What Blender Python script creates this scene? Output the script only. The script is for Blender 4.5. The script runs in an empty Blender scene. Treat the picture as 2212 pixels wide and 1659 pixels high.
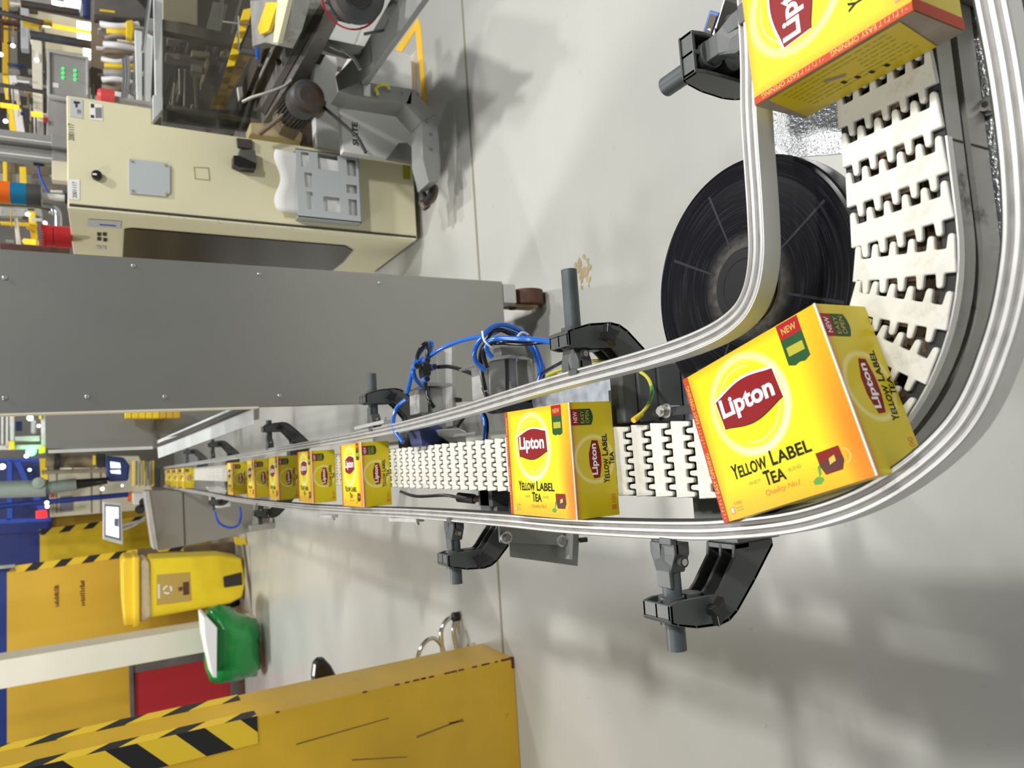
import bpy, bmesh, math, random
from mathutils import Vector, Matrix
from math import pi, sin, cos, radians, sqrt, atan2

random.seed(7)
SC = bpy.context.scene
COL = SC.collection

# ------------------------------------------------------------------ camera
F_PX, CX, CY = 1565.0, 1106.0, 829.5
CAM_H = 1.245                       # lens height above the floor
XN = CX + F_PX * F_PX / 888.0; YN = 788.0
dn = Vector((XN - CX, YN - CY, F_PX)).normalized()
YV = 1030.0
XV = CX - (dn[1] * (YV - CY) + dn[2] * F_PX) / dn[0]
AY = Vector((XV - CX, YV - CY, F_PX)).normalized()
AZ = -dn
AX = AY.cross(AZ)
R = Matrix((AX, AY, AZ))            # world <- camera (x right, y down, z forward)
CAMP = Vector((0, 0, CAM_H))

cam_d = bpy.data.cameras.new('camera'); cam = bpy.data.objects.new('camera', cam_d)
COL.objects.link(cam); SC.camera = cam
cam_d.sensor_width = 36.0; cam_d.lens = F_PX / 2212.0 * 36.0
cam_d.clip_start = 0.01; cam_d.clip_end = 200
c0, c1, c2 = R.col[0], R.col[1], R.col[2]
cam.matrix_world = Matrix(((c0[0], -c1[0], -c2[0], 0), (c0[1], -c1[1], -c2[1], 0),
                           (c0[2], -c1[2], -c2[2], CAM_H), (0, 0, 0, 1)))
cam_d.dof.use_dof = True; cam_d.dof.focus_distance = 0.85; cam_d.dof.aperture_fstop = 9.5

def un(x, y, z=None, Y=None, X=None):
    v = R @ Vector((x - CX, y - CY, F_PX))
    if z is not None: t = (z - CAM_H) / v[2]
    elif Y is not None: t = Y / v[1]
    else: t = X / v[0]
    return CAMP + v * t

# ------------------------------------------------------------------ world, lights, exposure
W = bpy.data.worlds.new('world'); SC.world = W; W.use_nodes = True
bg = W.node_tree.nodes['Background']
bg.inputs[0].default_value = (0.80, 0.86, 0.90, 1); bg.inputs[1].default_value = 0.21
SC.view_settings.view_transform = 'Standard'; SC.view_settings.look = 'None'
SC.view_settings.gamma = 1; SC.view_settings.exposure = 0.0
SC.view_settings.use_curve_mapping = False

def lamp(loc, power, sx, sy, color=(1, 0.985, 0.95), target=None, spread=None):
    l = bpy.data.lights.new('ceiling_lamp', 'AREA'); l.shape = 'RECTANGLE'; l.size = sx; l.size_y = sy
    l.energy = power; l.color = color
    if spread: l.spread = spread
    o = bpy.data.objects.new('ceiling_lamp', l); COL.objects.link(o); o.location = loc
    if target:
        o.rotation_euler = (Vector(target) - Vector(loc)).to_track_quat('-Z', 'Y').to_euler()
    return o
lamp((2.9, 1.3, 5.0), 150, .30, .30, target=(0, 1.2, 0))
lamp((2.3, -1.1, 4.4), 120, .35, .35, target=(0.6, 1.8, 0.3))
lamp((-2.6, 0.6, 5.0), 70, .35, .35, target=(0, 1.5, 0))
lamp((3.1, 3.9, 5.4), 95, .4, .4)
lamp((-1.6, 5.6, 5.6), 215, .7, .7)
lamp((2.5, 10.5, 5.8), 150, 1.0, 1.0)

# ------------------------------------------------------------------ materials
MAT = {}
def nt(m): return m.node_tree.nodes, m.node_tree.links
def mat(name, col, rough=.5, metal=0., var=0., vscale=8., bump=0., bscale=60., spec=.5, stretch=None,
        dirt=None, dscale=5., dlo=.55, dhi=.75, emit=0., alpha=1., trans=0., coat=0.):
    if name in MAT: return MAT[name]
    m = bpy.data.materials.new(name); m.use_nodes = True
    N, L = nt(m); b = N['Principled BSDF']
    b.inputs['Base Color'].default_value = (*col, 1); b.inputs['Roughness'].default_value = rough
    b.inputs['Metallic'].default_value = metal; b.inputs['Specular IOR Level'].default_value = spec
    if trans: b.inputs['Transmission Weight'].default_value = trans
    if coat: b.inputs['Coat Weight'].default_value = coat; b.inputs['Coat Roughness'].default_value = .15
    if alpha < 1: b.inputs['Alpha'].default_value = alpha
    if emit: b.inputs['Emission Color'].default_value = (*col, 1); b.inputs['Emission Strength'].default_value = emit
    tc = N.new('ShaderNodeTexCoord'); mp = N.new('ShaderNodeMapping'); L.new(tc.outputs['Object'], mp.inputs[0])
    if stretch: mp.inputs['Scale'].default_value = stretch
    last = None
    if var:
        n = N.new('ShaderNodeTexNoise'); n.inputs['Scale'].default_value = vscale; n.inputs['Detail'].default_value = 6
        L.new(mp.outputs[0], n.inputs['Vector'])
        r = N.new('ShaderNodeValToRGB'); L.new(n.outputs['Fac'], r.inputs[0])
        r.color_ramp.elements[0].position = .3; r.color_ramp.elements[1].position = .7
        r.color_ramp.elements[0].color = (*[c * (1 - var) for c in col], 1)
        r.color_ramp.elements[1].color = (*[min(1, c * (1 + var)) for c in col], 1)
        last = r.outputs[0]
        rr = N.new('ShaderNodeMapRange'); L.new(n.outputs['Fac'], rr.inputs[0])
        rr.inputs['To Min'].default_value = max(0, rough - .08); rr.inputs['To Max'].default_value = min(1, rough + .08)
        L.new(rr.outputs[0], b.inputs['Roughness'])
    if dirt:
        n = N.new('ShaderNodeTexNoise'); n.inputs['Scale'].default_value = dscale; n.inputs['Detail'].default_value = 8
        n.inputs['Roughness'].default_value = .7; L.new(tc.outputs['Object'], n.inputs['Vector'])
        r = N.new('ShaderNodeValToRGB'); L.new(n.outputs['Fac'], r.inputs[0])
        r.color_ramp.elements[0].position = dlo; r.color_ramp.elements[1].position = dhi
        r.color_ramp.elements[0].color = (0, 0, 0, 1); r.color_ramp.elements[1].color = (1, 1, 1, 1)
        mx = N.new('ShaderNodeMix'); mx.data_type = 'RGBA'; L.new(r.outputs[0], mx.inputs[0])
        if last: L.new(last, mx.inputs[6])
        else: mx.inputs[6].default_value = (*col, 1)
        mx.inputs[7].default_value = (*dirt, 1); last = mx.outputs[2]
    if last: L.new(last, b.inputs['Base Color'])
    if bump:
        n = N.new('ShaderNodeTexNoise'); n.inputs['Scale'].default_value = bscale; n.inputs['Detail'].default_value = 4
        L.new(mp.outputs[0], n.inputs['Vector'])
        bp = N.new('ShaderNodeBump'); bp.inputs['Strength'].default_value = bump; bp.inputs['Distance'].default_value = .002
        L.new(n.outputs['Fac'], bp.inputs['Height']); L.new(bp.outputs[0], b.inputs['Normal'])
    MAT[name] = m
    return m

mat('steel_brushed', (.42, .415, .39), .36, .85, var=.05, vscale=1.6, bump=.04, bscale=80)
mat('steel', (.50, .50, .48), .35, .8, var=.15, vscale=6)
mat('steel_dark', (.22, .22, .21), .45, .7, var=.2, vscale=7)
mat('chrome', (.75, .75, .76), .12, 1)
mat('galv', (.46, .49, .54), .42, .75, var=.18, vscale=60)
mat('cast_bright', (.72, .73, .76), .28, .9, bump=.8, bscale=260)
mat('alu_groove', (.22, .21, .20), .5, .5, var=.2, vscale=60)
mat('alu', (.66, .655, .64), .38, .6, var=.06, vscale=30, bump=.05, bscale=120)
mat('alu_beam', (.36, .355, .33), .5, .45, var=.22, vscale=14, dirt=(.06, .05, .04), dscale=16, dlo=.6, dhi=.72)
mat('slot_dark', (.045, .035, .03), .7)
mat('alu_white', (.66, .68, .68), .45, .3, var=.06)
mat('bracket', (.078, .084, .084), .42, bump=.05, bscale=300, var=.12, vscale=20)
mat('bracket_rod', (.075, .088, .095), .45, var=.15, vscale=30)
mat('black_plastic', (.012, .012, .013), .3)
mat('black_matt', (.02, .02, .02), .7)
mat('rubber', (.02, .02, .022), .6)
mat('chain_white', (.68, .67, .61), .38, var=.05, vscale=40, dirt=(.42, .36, .26), dscale=22, dlo=.52, dhi=.80)
mat('chain_under', (.10, .065, .035), .7, var=.5, vscale=40)
mat('blue_hose', (.01, .12, .55), .18, spec=.7)
mat('black_hose', (.012, .012, .014), .22)
mat('clear_tie', (.8, .8, .82), .3)
mat('earth_wire', (.62, .60, .06), .4)
mat('earth_green', (.10, .36, .10), .4)
mat('cream', (.70, .66, .45), .5, var=.05, vscale=3, dirt=(.34, .28, .15), dscale=9, dlo=.66, dhi=.8)
mat('cream_edge', (.74, .71, .50), .5, dirt=(.30, .22, .12), dscale=40, dlo=.6, dhi=.68)
mat('grey_paint', (.46, .50, .52), .45)
mat('old_beam', (.17, .165, .15), .55, .3, var=.3, vscale=9, dirt=(.06, .05, .04), dscale=9, dlo=.55, dhi=.7)
mat('grey_trunk', (.25, .255, .245), .5, var=.08, dirt=(.16, .15, .13), dscale=9, dlo=.62, dhi=.8)
mat('dark_glass', (.015, .014, .013), .22, spec=.3)
mat('white_paint', (.76, .77, .77), .5, var=.03)
mat('white_board', (.80, .80, .78), .6, var=.04)
mat('post_cream', (.76, .72, .60), .55, var=.05, vscale=2)
mat('yellow_fence', (.66, .40, .02), .42, var=.14, vscale=3, dirt=(.26, .15, .03), dscale=5, dlo=.62, dhi=.74, coat=.1)
mat('yellow_rust', (.14, .03, .02), .8, var=.4, vscale=60)
mat('yellow_wall', (.66, .40, .03), .5, var=.08, vscale=1.5)
mat('yellow_bright', (.86, .60, .02), .45, var=.05)
mat('bin_yellow', (.90, .66, .02), .42, var=.04)
mat('bin_lid', (.92, .62, .03), .4)
mat('bag_clear', (.80, .66, .45), .35, var=.1, vscale=20)
mat('tape_black', (.015, .015, .015), .45)
mat('tape_yellow', (.80, .55, .02), .45)
mat('blue_paint', (.012, .03, .20), .45)
mat('blue_frame', (.02, .07, .45), .4)
mat('green_bag', (.01, .27, .05), .22, bump=.6, bscale=14, coat=.3)
mat('red_paint', (.42, .012, .02), .45)
mat('red_plastic', (.50, .02, .03), .35)
mat('red_lens', (.65, .07, .07), .4)
mat('orange_lens', (.75, .14, .01), .3)
mat('blue_lens', (.01, .16, .32), .25)
mat('paper', (.82, .81, .80), .8)
mat('label_grey', (.50, .52, .54), .6)
mat('ink', (.02, .02, .02), .7)
mat('ink_blue', (.03, .07, .40), .7)
mat('white_print', (.85, .83, .84), .4)
mat('logo_red', (.23, .004, .006), .45, spec=.25)
mat('badge_red', (.36, .008, .016), .45, spec=.25)
mat('badge_green', (.015, .075, .02), .45, spec=.25)
mat('print_gold', (.60, .42, .06), .4)
mat('print_dark', (.008, .012, .004), .5, spec=.2)
mat('print_faint', (.42, .38, .02), .4)
mat('print_orange', (.80, .20, .02), .4)
mat('print_olive', (.35, .33, .01), .4)
mat('strip_red', (.50, .050, .015), .45, spec=.25)
mat('strip_text', (.85, .48, .10), .4)
mat('tea_red', (.20, .010, .003), .45, spec=.25)
mat('tea_dark', (.07, .008, .004), .35)
mat('leaf', (.07, .30, .02), .4)
mat('board_edge', (.80, .76, .72), .7)
mat('kraft', (.30, .25, .20), .8, var=.15, vscale=40)
mat('screen_white', (.72, .78, 1.0), .4, emit=1.3)
mat('screen_grey', (.16, .17, .22), .4)
mat('screen_blue', (.25, .4, .8), .4)
mat('led_green', (.02, .9, .15), .4, emit=1.6)
mat('lamp_green', (.05, 1, .25), .4, emit=14)
mat('lamp_warm', (1, .95, .70), .4, emit=6)
mat('lamp_white', (.93, .97, 1), .4, emit=5)
mat('lamp_red', (1, .02, .02), .4, emit=1.6)
mat('lamp_orange', (1, .42, .02), .4, emit=1.6)
mat('hmi_blue', (.02, .035, .13), .4)
mat('hose_grey', (.25, .28, .26), .5)
mat('motor_grey', (.05, .055, .06), .5, var=.3, vscale=15, dirt=(.09, .05, .025), dscale=8, dlo=.45, dhi=.65)
mat('brown_steel', (.20, .15, .10), .6, var=.4, vscale=5)
mat('rack_dark', (.12, .11, .10), .6, var=.3, vscale=4)
mat('rack_grey', (.32, .31, .30), .5, var=.15, vscale=4)
mat('label_tan', (.50, .34, .08), .5)
mat('carton_plain', (.62, .46, .01), .4)
mat('wood_dusty', (.42, .34, .18), .7, var=.3, vscale=12)
mat('pneu_grey', (.42, .42, .40), .42, .35, var=.12, vscale=14, dirt=(.16, .11, .07), dscale=22, dlo=.58, dhi=.74)
mat('joint', (.24, .23, .17), .8)
mat('floor_tape', (.86, .52, .04), .55, var=.06)
mat('stencil_brown', (.13, .06, .01), .7)
mat('wheel_mark', (.018, .018, .024), .35, spec=.3)
mat('scuff', (.24, .14, .02), .6)
mat('wall_paint', (.20, .185, .15), .8, var=.25, vscale=1.2)
mat('sensor_blue', (.05, .14, .42), .4)
mat('caster_brown', (.10, .04, .025), .6, var=.3, vscale=30)
mat('machine_cream', (.58, .55, .42), .5, var=.06, vscale=2)

def glass_mat(name, tint, alpha):
    m = bpy.data.materials.new(name); m.use_nodes = True
    N, L = nt(m); N.remove(N['Principled BSDF'])
    t = N.new('ShaderNodeBsdfTransparent'); t.inputs[0].default_value = (*tint, 1)
    g = N.new('ShaderNodeBsdfGlossy'); g.inputs['Roughness'].default_value = .08
    mx = N.new('ShaderNodeMixShader'); mx.inputs[0].default_value = alpha
    L.new(t.outputs[0], mx.inputs[1]); L.new(g.outputs[0], mx.inputs[2]); L.new(mx.outputs[0], N['Material Output'].inputs[0])
    MAT[name] = m
glass_mat('guard_glass', (.62, .61, .56), .07)

def floor_mat():
    m = bpy.data.materials.new('floor_epoxy'); m.use_nodes = True; N, L = nt(m); b = N['Principled BSDF']
    tc = N.new('ShaderNodeTexCoord')
    n1 = N.new('ShaderNodeTexNoise'); n1.inputs['Scale'].default_value = 1.3; n1.inputs['Detail'].default_value = 8
    r1 = N.new('ShaderNodeValToRGB'); r1.color_ramp.elements[0].position = .3; r1.color_ramp.elements[1].position = .75
    r1.color_ramp.elements[0].color = (.43, .435, .41, 1); r1.color_ramp.elements[1].color = (.53, .525, .49, 1)
    n2 = N.new('ShaderNodeTexNoise'); n2.inputs['Scale'].default_value = 45; n2.inputs['Detail'].default_value = 5
    r2 = N.new('ShaderNodeValToRGB'); r2.color_ramp.elements[0].position = .68; r2.color_ramp.elements[1].position = .76
    r2.color_ramp.elements[0].color = (0, 0, 0, 1); r2.color_ramp.elements[1].color = (.4, .4, .4, 1)
    mx = N.new('ShaderNodeMix'); mx.data_type = 'RGBA'; mx.inputs[7].default_value = (.30, .26, .21, 1)
    for n in (n1, n2): L.new(tc.outputs['Object'], n.inputs['Vector'])
    L.new(n1.outputs['Fac'], r1.inputs[0]); L.new(n2.outputs['Fac'], r2.inputs[0])
    L.new(r2.outputs[0], mx.inputs[0]); L.new(r1.outputs[0], mx.inputs[6]); L.new(mx.outputs[2], b.inputs['Base Color'])
    b.inputs['Roughness'].default_value = .33; b.inputs['Specular IOR Level'].default_value = .45
    bp = N.new('ShaderNodeBump'); bp.inputs['Strength'].default_value = .12; bp.inputs['Distance'].default_value = .004
    n3 = N.new('ShaderNodeTexNoise'); n3.inputs['Scale'].default_value = 9; L.new(tc.outputs['Object'], n3.inputs['Vector'])
    L.new(n3.outputs['Fac'], bp.inputs['Height']); L.new(bp.outputs[0], b.inputs['Normal'])
    MAT['floor'] = m
floor_mat()

def disc_mat():
    m = bpy.data.materials.new('wheel_black'); m.use_nodes = True; N, L = nt(m); b = N['Principled BSDF']
    tc = N.new('ShaderNodeTexCoord'); sp = N.new('ShaderNodeSeparateXYZ'); L.new(tc.outputs['Object'], sp.inputs[0])
    ln = N.new('ShaderNodeVectorMath'); ln.operation = 'LENGTH'; L.new(tc.outputs['Object'], ln.inputs[0])
    at = N.new('ShaderNodeMath'); at.operation = 'ARCTAN2'; L.new(sp.outputs[1], at.inputs[0]); L.new(sp.outputs[0], at.inputs[1])
    cb = N.new('ShaderNodeCombineXYZ'); m1 = N.new('ShaderNodeMath'); m1.operation = 'MULTIPLY'; m1.inputs[1].default_value = 900
    m2 = N.new('ShaderNodeMath'); m2.operation = 'MULTIPLY'; m2.inputs[1].default_value = 1.6
    L.new(ln.outputs['Value'], m1.inputs[0]); L.new(at.outputs[0], m2.inputs[0]); L.new(m1.outputs[0], cb.inputs[0]); L.new(m2.outputs[0], cb.inputs[1])
    n = N.new('ShaderNodeTexNoise'); n.inputs['Scale'].default_value = .8; n.inputs['Detail'].default_value = 3; L.new(cb.outputs[0], n.inputs['Vector'])
    r = N.new('ShaderNodeValToRGB'); r.color_ramp.elements[0].position = .52; r.color_ramp.elements[1].position = .80
    r.color_ramp.elements[0].color = (.004, .004, .006, 1); r.color_ramp.elements[1].color = (.030, .030, .038, 1)
    L.new(n.outputs['Fac'], r.inputs[0])
    # worn ring round the hub
    n2 = N.new('ShaderNodeTexNoise'); n2.inputs['Scale'].default_value = 130; n2.inputs['Detail'].default_value = 6; L.new(tc.outputs['Object'], n2.inputs['Vector'])
    rr = N.new('ShaderNodeValToRGB'); e = rr.color_ramp.elements; e[0].position = .036; e[0].color = (0, 0, 0, 1); e[1].position = .040; e[1].color = (1, 1, 1, 1)
    e2 = e.new(.046); e2.color = (.6, .6, .6, 1); e3 = e.new(.056); e3.color = (0, 0, 0, 1)
    L.new(ln.outputs['Value'], rr.inputs[0])
    mm = N.new('ShaderNodeMath'); mm.operation = 'MULTIPLY'; L.new(rr.outputs[0], mm.inputs[0]); L.new(n2.outputs['Fac'], mm.inputs[1])
    mx = N.new('ShaderNodeMix'); mx.data_type = 'RGBA'; mx.inputs[7].default_value = (.16, .15, .13, 1)
    L.new(mm.outputs[0], mx.inputs[0]); L.new(r.outputs[0], mx.inputs[6]); L.new(mx.outputs[2], b.inputs['Base Color'])
    b.inputs['Roughness'].default_value = .20; b.inputs['Specular IOR Level'].default_value = .30
    tg = N.new('ShaderNodeTangent'); tg.direction_type = 'RADIAL'; tg.axis = 'Z'; pass
    bp = N.new('ShaderNodeBump'); bp.inputs['Strength'].default_value = .10; bp.inputs['Distance'].default_value = .0003
    L.new(n.outputs['Fac'], bp.inputs['Height']); L.new(bp.outputs[0], b.inputs['Normal'])
    MAT['wheel'] = m
disc_mat()

CW, CH, CD = .158, .138, .062       # carton: along the lettering, across it, thickness
def carton_top_mat():
    m = bpy.data.materials.new('carton_top'); m.use_nodes = True; N, L = nt(m); b = N['Principled BSDF']
    tc = N.new('ShaderNodeTexCoord'); sp = N.new('ShaderNodeSeparateXYZ'); L.new(tc.outputs['Object'], sp.inputs[0])
    def mr(src, a, c, d=0, e=1):
        n = N.new('ShaderNodeMapRange'); n.interpolation_type = 'SMOOTHSTEP'; L.new(src, n.inputs[0])
        n.inputs['From Min'].default_value = a; n.inputs['From Max'].default_value = c
        n.inputs['To Min'].default_value = d; n.inputs['To Max'].default_value = e; return n.outputs[0]
    def mth(op, a, bb):
        n = N.new('ShaderNodeMath'); n.operation = op
        for i, s in enumerate((a, bb)):
            if isinstance(s, (int, float)): n.inputs[i].default_value = s
            else: L.new(s, n.inputs[i])
        return n.outputs[0]
    x, y = sp.outputs[0], sp.outputs[1]
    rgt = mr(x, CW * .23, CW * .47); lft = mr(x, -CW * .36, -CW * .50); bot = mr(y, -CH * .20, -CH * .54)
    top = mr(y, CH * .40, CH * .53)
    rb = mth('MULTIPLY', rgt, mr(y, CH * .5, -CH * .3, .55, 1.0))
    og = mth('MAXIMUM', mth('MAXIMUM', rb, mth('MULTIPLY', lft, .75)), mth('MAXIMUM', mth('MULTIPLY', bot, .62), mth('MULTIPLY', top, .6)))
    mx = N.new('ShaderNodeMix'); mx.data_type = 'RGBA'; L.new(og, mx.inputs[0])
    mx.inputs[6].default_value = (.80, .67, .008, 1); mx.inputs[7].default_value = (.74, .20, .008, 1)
    # pale printed ring round the badge
    px = mth('SUBTRACT', x, (.42 - .5) * CW); py = mth('SUBTRACT', y, (.645 - .5) * CH)
    rad = mth('SQRT', mth('ADD', mth('MULTIPLY', px, px), mth('MULTIPLY', py, py)), 0)
    ring = mth('MULTIPLY', mr(rad, .0355, .0405), mr(rad, .0470, .0415))
    diag = mr(mth('SUBTRACT', px, py), -.03, .05, .6, 1.0)
    ring2 = mth('MULTIPLY', mth('MULTIPLY', mr(rad, .0320, .0325), mr(rad, .0345, .0328)), mr(mth('ABSOLUTE', mth('SUBTRACT', px, py), 0), .012, .03, 0, .55))
    inner = mr(rad, .040, .025, 0, .45)
    mxi = N.new('ShaderNodeMix'); mxi.data_type = 'RGBA'; L.new(inner, mxi.inputs[0]); L.new(mx.outputs[2], mxi.inputs[6]); mxi.inputs[7].default_value = (.80, .58, .008, 1)
    fac = mth('MAXIMUM', mth('MULTIPLY', mth('MULTIPLY', ring, diag), .8), ring2)
    m3 = N.new('ShaderNodeMix'); m3.data_type = 'RGBA'; L.new(fac, m3.inputs[0]); L.new(mxi.outputs[2], m3.inputs[6]); m3.inputs[7].default_value = (.96, .93, .55, 1)
    L.new(m3.outputs[2], b.inputs['Base Color']); b.inputs['Roughness'].default_value = .42; b.inputs['Specular IOR Level'].default_value = .3
    MAT['carton_top'] = m
    # the narrow panels
    m = bpy.data.materials.new('carton_side'); m.use_nodes = True; N, L = nt(m); b = N['Principled BSDF']
    tc = N.new('ShaderNodeTexCoord'); sp = N.new('ShaderNodeSeparateXYZ'); L.new(tc.outputs['Object'], sp.inputs[0])
    x, y, z = sp.outputs[0], sp.outputs[1], sp.outputs[2]
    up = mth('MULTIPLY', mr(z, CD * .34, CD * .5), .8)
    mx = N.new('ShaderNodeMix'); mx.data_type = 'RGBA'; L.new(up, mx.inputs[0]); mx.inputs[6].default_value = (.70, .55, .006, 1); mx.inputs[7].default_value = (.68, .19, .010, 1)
    rad = mth('SQRT', mth('ADD', mth('MULTIPLY', y, y), mth('MULTIPLY', z, z)), 0)
    ring = mth('MULTIPLY', mth('MULTIPLY', mr(rad, .0235, .0265), mr(rad, .031, .0275)), .45)
    m3 = N.new('ShaderNodeMix'); m3.data_type = 'RGBA'; L.new(ring, m3.inputs[0]); L.new(mx.outputs[2], m3.inputs[6]); m3.inputs[7].default_value = (.95, .92, .5, 1)
    L.new(m3.outputs[2], b.inputs['Base Color']); b.inputs['Roughness'].default_value = .33
    MAT['carton_side'] = m
carton_top_mat()

def hazard_mat(name, ax, period=.2, slope=1.0):
    """yellow and black slanted bars; ax = (component a, component b)"""
    m = bpy.data.materials.new(name); m.use_nodes = True; N, L = nt(m); b = N['Principled BSDF']
    tc = N.new('ShaderNodeTexCoord'); sp = N.new('ShaderNodeSeparateXYZ'); L.new(tc.outputs['Object'], sp.inputs[0])
    a = N.new('ShaderNodeMath'); a.operation = 'MULTIPLY_ADD'; L.new(sp.outputs[ax[1]], a.inputs[0]); a.inputs[1].default_value = slope; L.new(sp.outputs[ax[0]], a.inputs[2])
    d = N.new('ShaderNodeMath'); d.operation = 'DIVIDE'; L.new(a.outputs[0], d.inputs[0]); d.inputs[1].default_value = period
    f = N.new('ShaderNodeMath'); f.operation = 'FRACT'; L.new(d.outputs[0], f.inputs[0])
    g = N.new('ShaderNodeMath'); g.operation = 'GREATER_THAN'; L.new(f.outputs[0], g.inputs[0]); g.inputs[1].default_value = .56
    mx = N.new('ShaderNodeMix'); mx.data_type = 'RGBA'; L.new(g.outputs[0], mx.inputs[0])
    mx.inputs[6].default_value = (.80, .55, .03, 1); mx.inputs[7].default_value = (.015, .015, .015, 1)
    L.new(mx.outputs[2], b.inputs['Base Color']); b.inputs['Roughness'].default_value = .4
    MAT[name] = m
hazard_mat('hazard_front', (2, 0), .17, -1.0)
hazard_mat('hazard_side', (2, 1), .17, 1.0)
hazard_mat('hazard_far', (2, 0), .24, 1.0)

# ------------------------------------------------------------------ mesh builder
class MB:
    def __init__(s): s.v = []; s.f = []; s.m = []; s.mats = []; s.sm = []
    def mi(s, m):
        if m not in s.mats: s.mats.append(m)
        return s.mats.index(m)
    def add(s, vs, fs, m=None, T=None, smooth=False):
        n = len(s.v); k = s.mi(m) if m else 0
        for p in vs:
            p = Vector(p); s.v.append(T @ p if T is not None else p)
        for f in fs: s.f.append([n + i for i in f]); s.m.append(k); s.sm.append(smooth)
        return s
    def box(s, a, b, m=None, T=None):
        x0, y0, z0 = [min(a[i], b[i]) for i in range(3)]; x1, y1, z1 = [max(a[i], b[i]) for i in range(3)]
        return s.add([(x0, y0, z0), (x1, y0, z0), (x1, y1, z0), (x0, y1, z0), (x0, y0, z1), (x1, y0, z1), (x1, y1, z1), (x0, y1, z1)],
                     [(0, 3, 2, 1), (4, 5, 6, 7), (0, 1, 5, 4), (1, 2, 6, 5), (2, 3, 7, 6), (3, 0, 4, 7)], m, T)
    def prism(s, pts, ext, m=None, T=None, smooth=False):
        pts = [Vector(p) for p in pts]; ext = Vector(ext); n = len(pts)
        nr = Vector((0, 0, 0))
        for i in range(n): nr += (pts[i] - pts[0]).cross(pts[(i + 1) % n] - pts[0])
        if nr.dot(ext) > 0: pts = pts[::-1]
        vs = pts + [p + ext for p in pts]
        fs = [tuple(range(n)), tuple(range(2 * n - 1, n - 1, -1))] + [(i, i + n, (i + 1) % n + n, (i + 1) % n) for i in range(n)]
        return s.add(vs, fs, m, T, smooth)
    def cyl(s, a, b, r, m=None, n=20, r2=None, T=None, caps=True):
        a = Vector(a); b = Vector(b); d = (b - a).normalized(); r2 = r if r2 is None else r2
        u = d.orthogonal().normalized(); w = d.cross(u)
        vs = []
        for c, rr in ((a, r), (b, r2)):
            for i in range(n):
                t = 2 * pi * i / n; vs.append(c + (u * cos(t) + w * sin(t)) * rr)
        s.add(vs, [(i, (i + 1) % n, (i + 1) % n + n, i + n) for i in range(n)], m, T, True)
        if caps:
            s.add(vs[:n], [tuple(range(n - 1, -1, -1))], m, T); s.add(vs[n:], [tuple(range(n))], m, T)
        return s
    def lathe(s, c, ax, prof, m=None, n=40, T=None):
        """prof: (radius, height) pairs along axis ax from c"""
        c = Vector(c); d = Vector(ax).normalized(); u = d.orthogonal().normalized(); w = d.cross(u)
        for (r0, h0), (r1, h1) in zip(prof[:-1], prof[1:]):
            vs = []
            for rr, hh in ((r0, h0), (r1, h1)):
                for i in range(n):
                    t = 2 * pi * i / n; vs.append(c + d * hh + (u * cos(t) + w * sin(t)) * max(rr, 1e-5))
            s.add(vs, [(i, (i + 1) % n, (i + 1) % n + n, i + n) for i in range(n)], m, T, True)
        return s
    def tube(s, pts, r, m=None, n=12, T=None, sub=5):
        P = smooth_path([Vector(p) for p in pts], sub) if sub > 1 else [Vector(p) for p in pts]
        k = len(P); vs = []; u = None
        for i in range(k):
            d = (P[min(i + 1, k - 1)] - P[max(i - 1, 0)]).normalized()
            if u is None: u = d.orthogonal().normalized()
            else: u = (u - d * u.dot(d)).normalized()
            w = d.cross(u)
            for j in range(n):
                t = 2 * pi * j / n; vs.append(P[i] + (u * cos(t) + w * sin(t)) * r)
        fs = [(i * n + j, i * n + (j + 1) % n, (i + 1) * n + (j + 1) % n, (i + 1) * n + j) for i in range(k - 1) for j in range(n)]
        s.add(vs, fs, m, T, True)
        s.add(vs[:n], [tuple(range(n - 1, -1, -1))], m, T); s.add(vs[-n:], [tuple(range(n))], m, T)
        return s
    def sweep(s, path, prof, m=None, T=None):
        """path: (x, y) list; prof: closed list of (lateral to the left, z)"""
        P = [Vector((p[0], p[1], 0)) for p in path]; k = len(P); n = len(prof); vs = []
        for i in range(k):
            d = (P[min(i + 1, k - 1)] - P[max(i - 1, 0)]).normalized(); l = Vector((-d.y, d.x, 0))
            for a, z in prof: vs.append(P[i] + l * a + Vector((0, 0, z)))
        fs = [(i * n + j, i * n + (j + 1) % n, (i + 1) * n + (j + 1) % n, (i + 1) * n + j) for i in range(k - 1) for j in range(n)]
        s.add(vs, fs, m, T)
        s.add(vs[:n], [tuple(range(n - 1, -1, -1))], m, T); s.add(vs[-n:], [tuple(range(n))], m, T)
        return s
    def build(s, name, parent=None, world=True, bevel=0., m=None, origin=None):
        me = bpy.data.meshes.new(name)
        off = Vector((0, 0, 0))
        if world and parent is not None: off = root_loc(parent)
        if origin is not None: off = Vector(origin)
        me.from_pydata([tuple(p - off) for p in s.v], [], s.f)
        mats = s.mats or [m]
        for k in mats: me.materials.append(MAT[k if k else m])
        me.polygons.foreach_set('material_index', s.m); me.polygons.foreach_set('use_smooth', s.sm)
        bm = bmesh.new(); bm.from_mesh(me)
        bmesh.ops.recalc_face_normals(bm, faces=bm.faces); bm.to_mesh(me); bm.free()
        me.update()
        o = bpy.data.objects.new(name, me); COL.objects.link(o)
        if parent is not None: o.parent = parent
        elif origin is not None: o.location = off
        if bevel:
            b = o.modifiers.new('bevel', 'BEVEL'); b.width = bevel; b.segments = 2; b.limit_method = 'ANGLE'; b.angle_limit = radians(40)
        return o

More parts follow.
